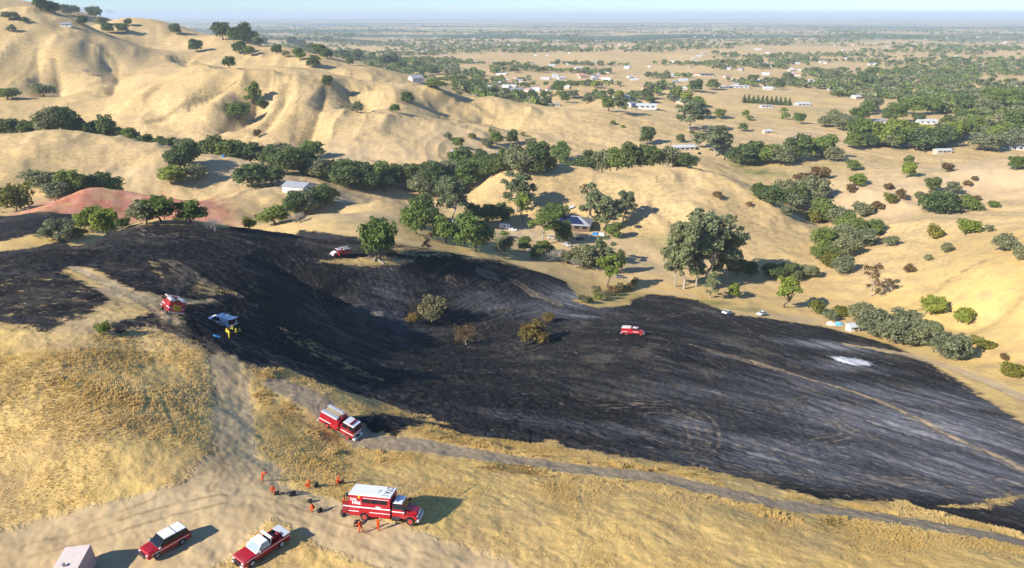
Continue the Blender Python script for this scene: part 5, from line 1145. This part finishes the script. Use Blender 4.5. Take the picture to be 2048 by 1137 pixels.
# ------------------------------------------------------------------ houses, sheds, parked cars, poles
def building(p, w, d, h, rh, ang, wallm, roofm, label, cat='house', name='house', hip=False, solar=False, windows=3, door=True, chimney=False, open_front=False, small=False, group=None):
    if small:
        o = HOUSE_SMALL[(wallm, roofm)].copy(); C.objects.link(o)
        for ch in HOUSE_SMALL[(wallm, roofm)].children: c = ch.copy(); C.objects.link(c); c.parent = o
        o.scale = (w / 14, d / 9, h / 3); o.location = (p.x, p.y, ground(p.x, p.y) - .1); o.rotation_euler = (0, 0, ang); return tag(o, label, cat, group)
    t = empty(name); hw, hd = w / 2, d / 2
    if open_front:
        m = MB().box(-hw, hw, hd - .2, hd, -1.5, h).box(-hw, -hw + .2, -hd, hd - .2, -1.5, h).box(hw - .2, hw, -hd, hd - .2, -1.5, h)
        for k in range(1, 4): m.box(-hw + w * k / 4 - .12, -hw + w * k / 4 + .12, -hd, -hd + .24, -1.5, h)
        m.build('wall', wallm, t)
    else:
        prof = MB().box(-hw, hw, -hd, hd, -1.5, h)
        if not hip:                                     # gable ends
            for x0 in (-hw, hw - .2): prof.hexa([(x0, -hd, h), (x0 + .2, -hd, h), (x0 + .2, hd, h), (x0, hd, h), (x0, -.05, h + rh - .15), (x0 + .2, -.05, h + rh - .15), (x0 + .2, .05, h + rh - .15), (x0, .05, h + rh - .15)])
        prof.build('wall', wallm, t)
    e = .55; r = MB(); k = (w / 2 - min(hd, hw) * .95) if hip else hw + e
    zb = h - e * rh / hd
    for sg in (-1, 1):
        q = [(-hw - e, sg * (hd + e), zb), (hw + e, sg * (hd + e), zb), (k, 0, h + rh), (-k, 0, h + rh)]
        r.hexa([(x, y, z - .0) for x, y, z in q] + [(x, y, z + .18) for x, y, z in q])
        if hip: r.hexa([(sg*(hw+e), -hd-e, zb), (sg*(hw+e), hd+e, zb), (sg*k, .05, h+rh), (sg*k, -.05, h+rh), (sg*(hw+e), -hd-e, zb+.18), (sg*(hw+e), hd+e, zb+.18), (sg*k, .05, h+rh+.18), (sg*k, -.05, h+rh+.18)])
    r = r.build('roof', roofm, t)
    if chimney: MB().box(hw * .4, hw * .4 + .8, -.9, -.2, h, h + rh + .9).build('chimney', 'roof_brown', r)
    if solar:
        q = [(-hw * .70, -hd * .92, h + rh * .08), (hw * .72, -hd * .92, h + rh * .08), (hw * .30, -hd * .12, h + rh * .88), (-hw * .40, -hd * .12, h + rh * .88)]
        MB().hexa([(x, y, z + .22) for x, y, z in q] + [(x, y, z + .30) for x, y, z in q]).build('solar_panel', 'solar', r)
        q = [(hw * .75, -hd * .2, h + rh * .2), (hw * .98, -hd * .2, h + rh * .05), (hw * .98, hd * .2, h + rh * .05), (hw * .75, hd * .2, h + rh * .2)]
    for i in range(windows):
        x = -hw + w * (i + .7) / (windows + .4)
        for sg in (-1, 1): MB().box(x - w * .055, x + w * .055, sg * hd - .06, sg * hd + .06, h * .38, h * .78).build('window', 'glass', t)
    if door: MB().box(hw * .08, hw * .08 + 1.1, -hd - .08, -hd + .02, 0, 2.1).build('door', 'wood', t)
    t.location = (p.x, p.y, ground(p.x, p.y)); t.rotation_euler = (0, 0, ang); return tag(t, label, cat, group)
def bpx(px, py, wpx, dr, h, rh, ang, wall, roof, label, **kw):
    p = hit(px, py); w = wpx / pxm(p); p = p * 1.0; return building(p, w, w * dr, h, rh, R(ang), wall, roof, label, **kw)
bpx(1142, 454, 80, .62, 3.4, 3.4, -12, 'wall_brown', 'roof_grey', 'dark walled house with grey hip roof and dark solar panels under tall trees', hip=True, solar=True, windows=5)
bpx(598, 383, 50, .75, 4.0, 1.8, -20, 'wall_white', 'roof_grey', 'grey metal roofed shed beside dark oaks below the grass hill', cat='shed', name='shed', windows=0)
bpx(918, 308, 30, .4, 2.8, .8, 6, 'wall_white', 'roof_pale', 'long white mobile home at left of the farmstead', windows=4)
bpx(964, 328, 36, .6, 3.2, 1.4, -15, 'wall_tan', 'roof_pale', 'pale roofed shed nearest the dark oaks of the farmstead', cat='shed', name='shed', windows=2)
bpx(1006, 314, 26, .7, 3, 1.5, 8, 'wall_tan', 'roof_grey', 'bluish grey roofed house half hidden by farmstead trees')
bpx(1060, 318, 26, .8, 4.6, 3.2, 70, 'wall_white', 'roof_grey', 'tall white gabled house with grey roof at right of the farmstead', windows=2)
bpx(1203, 316, 34, .3, 2.6, .9, 8, 'wood', 'roof_grey', 'low open sided barn on bare ground right of the farmstead', cat='barn', name='barn', open_front=True, windows=0, door=False)
bpx(1328, 308, 36, .5, 3.2, 1.4, 12, 'wall_white', 'roof_tile', 'white walled ranch house with reddish roof left of the long pale house')
bpx(1366, 300, 44, .45, 3.2, 1.4, 10, 'wall_tan', 'roof_pale', 'long pale roofed house beside the tall roadside eucalyptus', windows=4)
bpx(1284, 216, 56, .4, 3.6, 2.0, -8, 'wall_white', 'roof_pale', 'wide white house on the knoll beside a big dark tree', windows=5, chimney=True)
bpx(1258, 212, 20, .8, 3.6, 1.8, 60, 'wall_white', 'roof_grey', 'small white garage beside the wide white house', cat='garage', name='garage')
bpx(1242, 198, 30, .5, 3.2, 1.6, 10, 'wall_white', 'roof_grey', 'white house among shrubs just behind the saddle')
bpx(832, 164, 25, .75, 6.0, 4.0, 35, 'wall_white', 'roof_grey', 'tall white barn house alone on the golden ridge crest', windows=2)
bpx(984, 184, 30, .45, 3.2, 1.4, 5, 'wall_white', 'roof_pale', 'white house left of a pair on the valley slope')
bpx(1012, 186, 28, .5, 3.2, 1.4, -5, 'wall_white', 'roof_pale', 'white house right of a pair on the valley slope')
bpx(1106, 213, 26, .5, 3, 1.2, 8, 'wall_white', 'roof_grey', 'white house tucked behind trees on the saddle')
bpx(1665, 316, 42, .35, 2.8, 1.3, -12, 'wood', 'roof_brown', 'long brown stable with low roof near the pond trees', cat='stable', name='stable', open_front=True, windows=0, door=False)
bpx(1594, 288, 22, .7, 4.2, 2.6, 70, 'wall_white', 'roof_pale', 'white gabled barn between bushy trees above the pond', cat='barn', name='barn', windows=1)
bpx(1534, 267, 18, .6, 2.8, 1.2, 15, 'wall_tan', 'roof_pale', 'small pale shed on the golden field above the pond', cat='shed', name='shed', windows=1)
bpx(1748, 246, 40, .4, 3, 1.4, 6, 'wall_white', 'roof_grey', 'grey roofed house by the pale curving drive')
bpx(1852, 247, 36, .5, 3.4, 1.6, -8, 'wall_white', 'roof_pale', 'big white house at the end of the pale drive')
bpx(1604, 212, 28, .5, 3.4, 1.8, 10, 'wall_white', 'roof_pale', 'white house beside the right end of the conifer row')
bpx(1532, 216, 24, .4, 3, 1.2, 6, 'wall_white', 'roof_grey', 'low white building under the conifer row', cat='building', name='building')
bpx(1476, 176, 40, .35, 3.2, 1.2, 4, 'wall_white', 'roof_pale', 'long white ranch building before dark mid valley trees', cat='building', name='building', windows=4)
bpx(1860, 194, 28, .7, 5.5, 2.6, 20, 'wall_white', 'roof_grey', 'two storey white house deep among right valley trees')
bpx(1772, 180, 20, .6, 3.2, 1.4, 12, 'wall_white', 'roof_pale', 'small white house left of the two storey house')
bpx(1412, 152, 28, .5, 3.0, 1.4, 5, 'wall_tan', 'solar', 'house with a dark blue roof in the far middle valley')
bpx(1884, 306, 32, .45, 3, 1.2, 6, 'wall_tan', 'roof_pale', 'pale house behind the big olive tree at right')
bpx(2024, 298, 40, .5, 3, 1.4, -15, 'wall_white', 'roof_pale', 'white house at the right photo edge among trees')
bpx(1704, 662, 20, .8, 2.6, .7, 12, 'wall_white', 'roof_pale', 'small white shed at the edge of the burn before olive bushes', cat='shed', name='shed', windows=1)
bpx(126, 16, 30, .4, 4, 1.8, 5, 'wall_white', 'roof_grey', 'white house among dark oaks on the top left ridge')
bpx(134, 53, 18, .6, 3.4, 1.6, 15, 'wall_white', 'roof_grey', 'small pale house below the ridge oaks at upper left')
bpx(1448, 300, 18, .5, 3, 1.2, 15, 'wall_tan', 'roof_grey', 'grey roofed house under the tall roadside eucalyptus')
HOUSE_SMALL = {}
for wm in ('wall_white', 'wall_tan'):
    for rm in ('roof_pale', 'roof_grey', 'roof_tile'):
        o = MB().box(-7, 7, -4.5, 4.5, -1, 3).build('house', wm); o.location = (0, -400, -60)
        MB().hexa([(-7.6,-5,2.8),(7.6,-5,2.8),(7.6,5,2.8),(-7.6,5,2.8),(-7.6,-.1,5.2),(7.6,-.1,5.2),(7.6,.1,5.2),(-7.6,.1,5.2)]).build('roof', rm, o)
        HOUSE_SMALL[(wm, rm)] = o
rs = np.random.default_rng(31); made = 0
while made < 260:
    px, py = rs.uniform(560, 2040), 62 + 150 * rs.random() ** 1.5
    if px < 950 and py > 120 or (px < 700 and py > 60): continue
    p = hit(px, py); d = float(fbm(np.array([p.x / 420]), np.array([p.y / 420]), 41, 3)[0])
    if p.y < 850 or not -.28 < d < .12: continue
    wm, rm = ('wall_white', 'wall_tan')[int(rs.random() < .4)], ('roof_pale', 'roof_grey', 'roof_tile', 'roof_pale')[rs.integers(0, 4)]
    building(p, rs.uniform(10, 20), rs.uniform(7, 11), rs.uniform(2.6, 3.6), 2, rs.uniform(-.6, .6), wm, rm, 'tiny pale house scattered among the trees of the far valley', small=True, group='tiny houses in the far valley'); made += 1
for o in HOUSE_SMALL.values():
    for ch in list(o.children): bpy.data.objects.remove(ch)
    bpy.data.objects.remove(o)

def make_trailer():
    t = empty('travel_trailer'); MB().box(-3.4, 3.2, -1.2, 1.2, .55, 3.0, .1, .05, .5).build('body', 'white', t, .15)
    for x in (-2, .3, 1.9):
        for sg in (-1, 1): MB().box(x - .5, x + .5, sg * 1.19 - .03, sg * 1.19 + .03, 1.6, 2.3).build('window', 'glass', t)
    MB().box(-.9, -.2, -1.23, -1.17, .7, 2.5).build('door', 'grey', t); wheels(t, (-.8, .2), 1.1, .35, .25, 'grey'); MB().tube([(3.2, 0, .6), (4.3, 0, .6)], .07).build('hitch', 'grey', t)
    MB().box(-1, .4, -.4, .4, 3.0, 3.25).build('roof_unit', 'silver', t, .04); return t
def car(px, py, hd, col, label, k=1.1, cat='car'):
    t = empty('parked_car')
    prof = [(-2.2, .5), (-2.15, .32)] + arch(-1.35, .33, .28)[::-1] + arch(1.38, .33, .28)[::-1] + [(2.15, .3), (2.25, .5), (2.2, .75), (1.1, .95), (-1.6, .98), (-2.2, .92)]
    MB().prism(prof, -.9, .9).build('body', col, t, .05); frustum_cab(t, -1.7, 1.15, -1.1, .35, .85, .66, .94, 1.42, col, col, 'cabin', doors=2)
    wheels(t, (-1.35, 1.38), .9, .33, .22, 'grey'); lamps(t, 2.2, .65, .6, .3, .14); t.scale = (k,) * 3
    return tag(seat(t, hit(px, py), R(hd)), label, cat)
tag(seat(make_trailer(), hit(1010, 458), R(-10)), 'white travel trailer parked beside green trees near the solar roof house', 'trailer')
car(1026, 462, -20, 'white', 'white car nosed out in front of the travel trailer')
car(1104, 478, 5, 'white', 'white car under trees left of the solar roof house')
car(1160, 480, 25, 'black', 'black car on bare dirt below the solar roof house')
car(1134, 492, -30, 'silver', 'silver car beside dark bushes below the solar roof house')
car(1240, 556, 10, 'grey', 'grey car behind the narrow green tree on the dirt track')
car(1300, 318, 15, 'white', 'white car at the left of the reddish roofed ranch house')
car(1398, 308, 60, 'black', 'dark car near the roadside eucalyptus')
car(1060, 500, 70, 'grey', 'dark grey car between dark shrubs by the burn edge')
def crumpled(name, mat, label, px, py, s, hd, cat, seed=1, mat2=None):
    t = empty(name); r_ = random.Random(seed)
    for part, mt, dx in (('sheet', mat, 0),) + ((('second_sheet', mat2, 1.3 * s),) if mat2 else ()):
        q = [[(dx - .6 * s + i * .3 * s + r_.uniform(-.06, .06) * s, -.45 * s + j * .3 * s + r_.uniform(-.05, .05) * s, (.25 + r_.uniform(0, .35)) * s * (1 if 0 < i < 4 else .3)) for j in range(4)] for i in range(5)]; m = MB()
        for i in range(4):
            for j in range(3): m.hexa([(a[0], a[1], -.1) for a in (q[i][j], q[i+1][j], q[i+1][j+1], q[i][j+1])] + [q[i][j], q[i+1][j], q[i+1][j+1], q[i][j+1]])
        m.build(part, mt, t)
    return tag(seat(t, hit(px, py), R(hd)), label, cat)
crumpled('covered_pile', 'blue', 'pile under a bright blue and white sheet in front of the solar roof house', 1190, 470, 3.0, -10, 'covered pile', 2, 'white')
crumpled('covered_pile', 'white', 'white and light blue covered pile on dirt beside the small white shed', 1662, 650, 2.6, 0, 'covered pile', 5, 'light_blue')
crumpled('covered_pile', 'blue', 'blue covered pile behind the oaks at the foot of the grass hill', 446, 314, 2.2, 0, 'covered pile', 8)
crumpled('covered_pile', 'light_blue', 'blue covered pile among pond trees at right', 1808, 292, 3.2, 0, 'covered pile', 9, 'white')
tr = empty('flatbed_trailer'); MB().box(-3, 3, -1.1, 1.1, .7, .85).build('deck', 'silver', tr); wheels(tr, (-.5, .5), 1.1, .35, .25); MB().tube([(3, 0, .75), (4.2, 0, .6)], .06).build('hitch', 'grey', tr)
mm = MB()
for x in (-2.9, 0, 2.9):
    for y in (-1.05, 1.05): mm.tube([(x, y, .85), (x, y, 1.9)], .05)
for y in (-1.05, 1.05): mm.tube([(-2.9, y, 1.9), (2.9, y, 1.9)], .05)
mm.build('side_rail', 'white', tr); tag(seat(tr, hit(1140, 417), R(28)), 'white railed trailer on grass behind the solar roof house', 'trailer')
def log(pts, r, label, grp):
    w = [hit(*q) for q in pts]; o = MB().tube([(p.x, p.y, p.z + r * .7) for p in w], r, 8, r * .7).build('log', PALEBARK); return tag(o, label, 'log', grp)
LG = 'fallen logs under the lone ridge tree'
log([(731, 517), (742, 519), (750, 521)], .30, 'pale fallen log left of the lone ridge tree', LG)
log([(748, 524), (750, 520), (752, 516)], .25, 'short pale log crossing at the foot of the lone ridge tree', LG)
log([(756, 521), (764, 526), (768, 529)], .28, 'pale fallen log right of the lone ridge tree foot', LG)
def pole(px, py, hpx, label, arm=True):
    p = hit(px, py); h = hpx / pxm(p); t = empty('utility_pole'); MB().tube([(0, 0, -.5), (0, 0, h)], .17, 8, .11).build('shaft', 'wood', t)
    if arm: MB().box(-1.2, 1.2, -.07, .07, h - .7, h - .5).build('crossarm', 'wood', t)
    t.location = p; t.rotation_euler = (0, 0, .6); return tag(t, label, 'utility pole', 'utility poles')
pole(1592, 566, 24, 'brown utility pole in dry grass right of the eucalyptus grove'); pole(1090, 322, 34, 'utility pole beside the farmstead conifer'); pole(1469, 284, 18, 'utility pole on the slope above the roadside eucalyptus')
pole(1336, 470, 28, 'utility pole on the terraced golden hill'); pole(1178, 442, 26, 'utility pole beside the solar roof house'); pole(1313, 366, 14, 'small utility pole on the crest between two golden hills'); pole(1050, 330, 28, 'utility pole in front of the white gabled house')
# rock outcrop on the upper left knoll
def rock(px, py, s, seed, label):
    bm = bmesh.new(); bmesh.ops.create_icosphere(bm, subdivisions=3, radius=1.0); r_ = random.Random(seed)
    cs = [Vector((r_.gauss(0, 1), r_.gauss(0, 1), r_.gauss(0, 1))).normalized() for _ in range(14)]
    for v in bm.verts:
        n_ = v.co.normalized(); v.co *= 1 + .35 * max(n_.dot(c) for c in cs) - .25 + r_.uniform(-.05, .05); v.co.z = v.co.z * .7
    me = bpy.data.meshes.new('rock_outcrop'); bm.to_mesh(me); bm.free(); me.materials.append(ROCK); o = bpy.data.objects.new('rock_outcrop', me); C.objects.link(o)
    p = hit(px, py); o.location = p; o.scale = (s * 1.3, s, s); o.rotation_euler = (0, 0, seed); tag(o, label, 'rock', 'rocks on the upper left knoll')
rk = NT('rock'); rp = rk.node('ShaderNodeNewGeometry', 0); ROCK = rk.bsdf(rk.mix(rk.noise(rp, .4, 5, .7), (.06, .055, .05), (.22, .19, .16)), .95, .1)
for k, (px, py, s) in enumerate(((478, 80, 7), (492, 78, 9), (505, 82, 6))): rock(px, py, s, 3 + k, ('grey rock outcrop, left of three on the oak covered knoll', 'grey rock outcrop, biggest and middle of three on the oak knoll', 'grey rock outcrop, right of three on the oak covered knoll')[k])

# ------------------------------------------------------------------ standing dry grass of the near hill
def sample(a, th, lr):                                   # bilinear lookup of a mask on the terrain grid
    j = np.clip(np.searchsorted(TH, th) - 1, 0, len(TH) - 2); k = np.clip(np.searchsorted(LR, lr) - 1, 0, len(LR) - 2)
    f = (th - TH[j]) / (TH[j + 1] - TH[j]); g = (lr - LR[k]) / (LR[k + 1] - LR[k])
    return (a[j, k] * (1 - f) + a[j + 1, k] * f) * (1 - g) + (a[j, k + 1] * (1 - f) + a[j + 1, k + 1] * f) * g
def dry_grass():
    rs = np.random.default_rng(8); N = 1000000
    th = rs.uniform(-.80, .80, N); r = np.sqrt(rs.uniform(48 ** 2, 175 ** 2, N)); r = np.where(rs.random(N) < .35, rs.uniform(48, 120, N), r); lr = np.log(r)
    x, y = r * np.sin(th), r * np.cos(th); z = sample(H, th, lr)
    b = sample(burn, th, lr) + 1.2 * fbm(x / 2.0, y / 2.0, 61, 3); rd = sample(road, th, lr) + .9 * fbm(x / 1.6, y / 1.6, 63, 3); dz_ = sample(dozer, th, lr) + .7 * fbm(x / 1.2, y / 1.2, 65, 3); tr = sample(trail, th, lr)
    dens = .42 + .28 * fbm(x / 5, y / 5, 67, 3)
    fringe = np.clip(1 - np.abs(b + 1.6) / 2.2, 0, 1) * np.clip(1 + (dz_ + 0) / -5, 0, 1)
    rim = (dz_ > -4.5) & (fbm(x / 4.5, y / 4.5, 79, 3) > -.12) & (b < -.1) & (dz_ < -.1)
    keep = (b < -.25) & (rd < -.6) & (dz_ < -.2) & (tr < -.12) & (sample(bare, th, lr) < 0) & (rs.random(N) < dens + .5 * rim) & ((r < 120) | (rs.random(N) < .7))
    x, y, z, r, rim, th = x[keep], y[keep], z[keep], r[keep], rim[keep], th[keep]; n = len(x)
    hgt = (.075 + .08 * rs.random(n)) * (1 + .7 * fbm(x / 9, y / 9, 71, 2)) * np.where(rim, 1.5 + .9 * fbm(x / 3, y / 3, 77, 2), 1.0) * np.clip(r / 75, .8, 1.5); wid = hgt * rs.uniform(.3, .6, n)
    lean = 2.4 * fbm(x / 14, y / 14, 73, 3) + .5 + rs.normal(0, .5, n); la = hgt * rs.uniform(.4, 1.5, n); a = rs.uniform(0, math.pi, n)
    p0 = np.stack([x, y, z - .05], 1); ux = np.stack([np.cos(a), np.sin(a), np.zeros(n)], 1) * wid[:, None] * .5
    tip = p0 + np.stack([np.cos(lean) * la, np.sin(lean) * la, hgt], 1)
    mid = p0 * .45 + tip * .55 + np.stack([0 * x, 0 * x, hgt * .14], 1)
    uy = np.stack([-np.sin(a), np.cos(a), np.zeros(n)], 1) * wid[:, None] * .5
    Vs, Fs = [], []
    for u in (ux, uy):
        Vs.append(np.stack([p0 - u * .6, p0 + u * .6, mid + u, mid - u, tip + u * .35, tip - u * .35], 1))
    Vv = np.concatenate(Vs).reshape(-1, 3); m = np.arange(2 * n)[:, None] * 6
    Fq_ = np.concatenate([m + np.array([0, 1, 2, 3]), m + np.array([3, 2, 4, 5])])
    me = np_mesh('dry_grass', Vv, Fq_)
    t_ = np.clip(.5 + .42 * fbm(x / 7, y / 7, 75, 3) + rs.normal(0, .16, n), 0, 1); tt = np.concatenate([t_, t_]); attr(me, 'tint', np.concatenate([tt, tt]), 'FACE')
    g = NT('dry_grass'); tn = g.attr('tint'); c = g.mix(tn, (.74, .52, .18), (.95, .72, .33))
    nrm_ = g.node('ShaderNodeVectorMath', 0, {'operation': 'NORMALIZE'}, i0=g.node('ShaderNodeVectorMath', 0, {'operation': 'ADD'}, i0=g.node('ShaderNodeNewGeometry', 1), i1=(0, 0, 2.2)))
    g.bsdf(c, .9, .1, normal=nrm_); bs = g.out.inputs[0].links[0].from_node; tl = g.t.nodes.new('ShaderNodeBsdfTranslucent'); g.t.links.new(c, tl.inputs[0]); mx = g.t.nodes.new('ShaderNodeMixShader'); mx.inputs[0].default_value = .5
    g.t.links.new(bs.outputs[0], mx.inputs[1]); g.t.links.new(tl.outputs[0], mx.inputs[2]); g.t.links.new(mx.outputs[0], g.out.inputs[0])
    me.materials.append(g.m); o = bpy.data.objects.new('dry_grass', me); C.objects.link(o); print('GRASS', n)
    tag(o, 'tall straw gold dry grass standing on the near hill', 'grass', kind='stuff')
dry_grass()
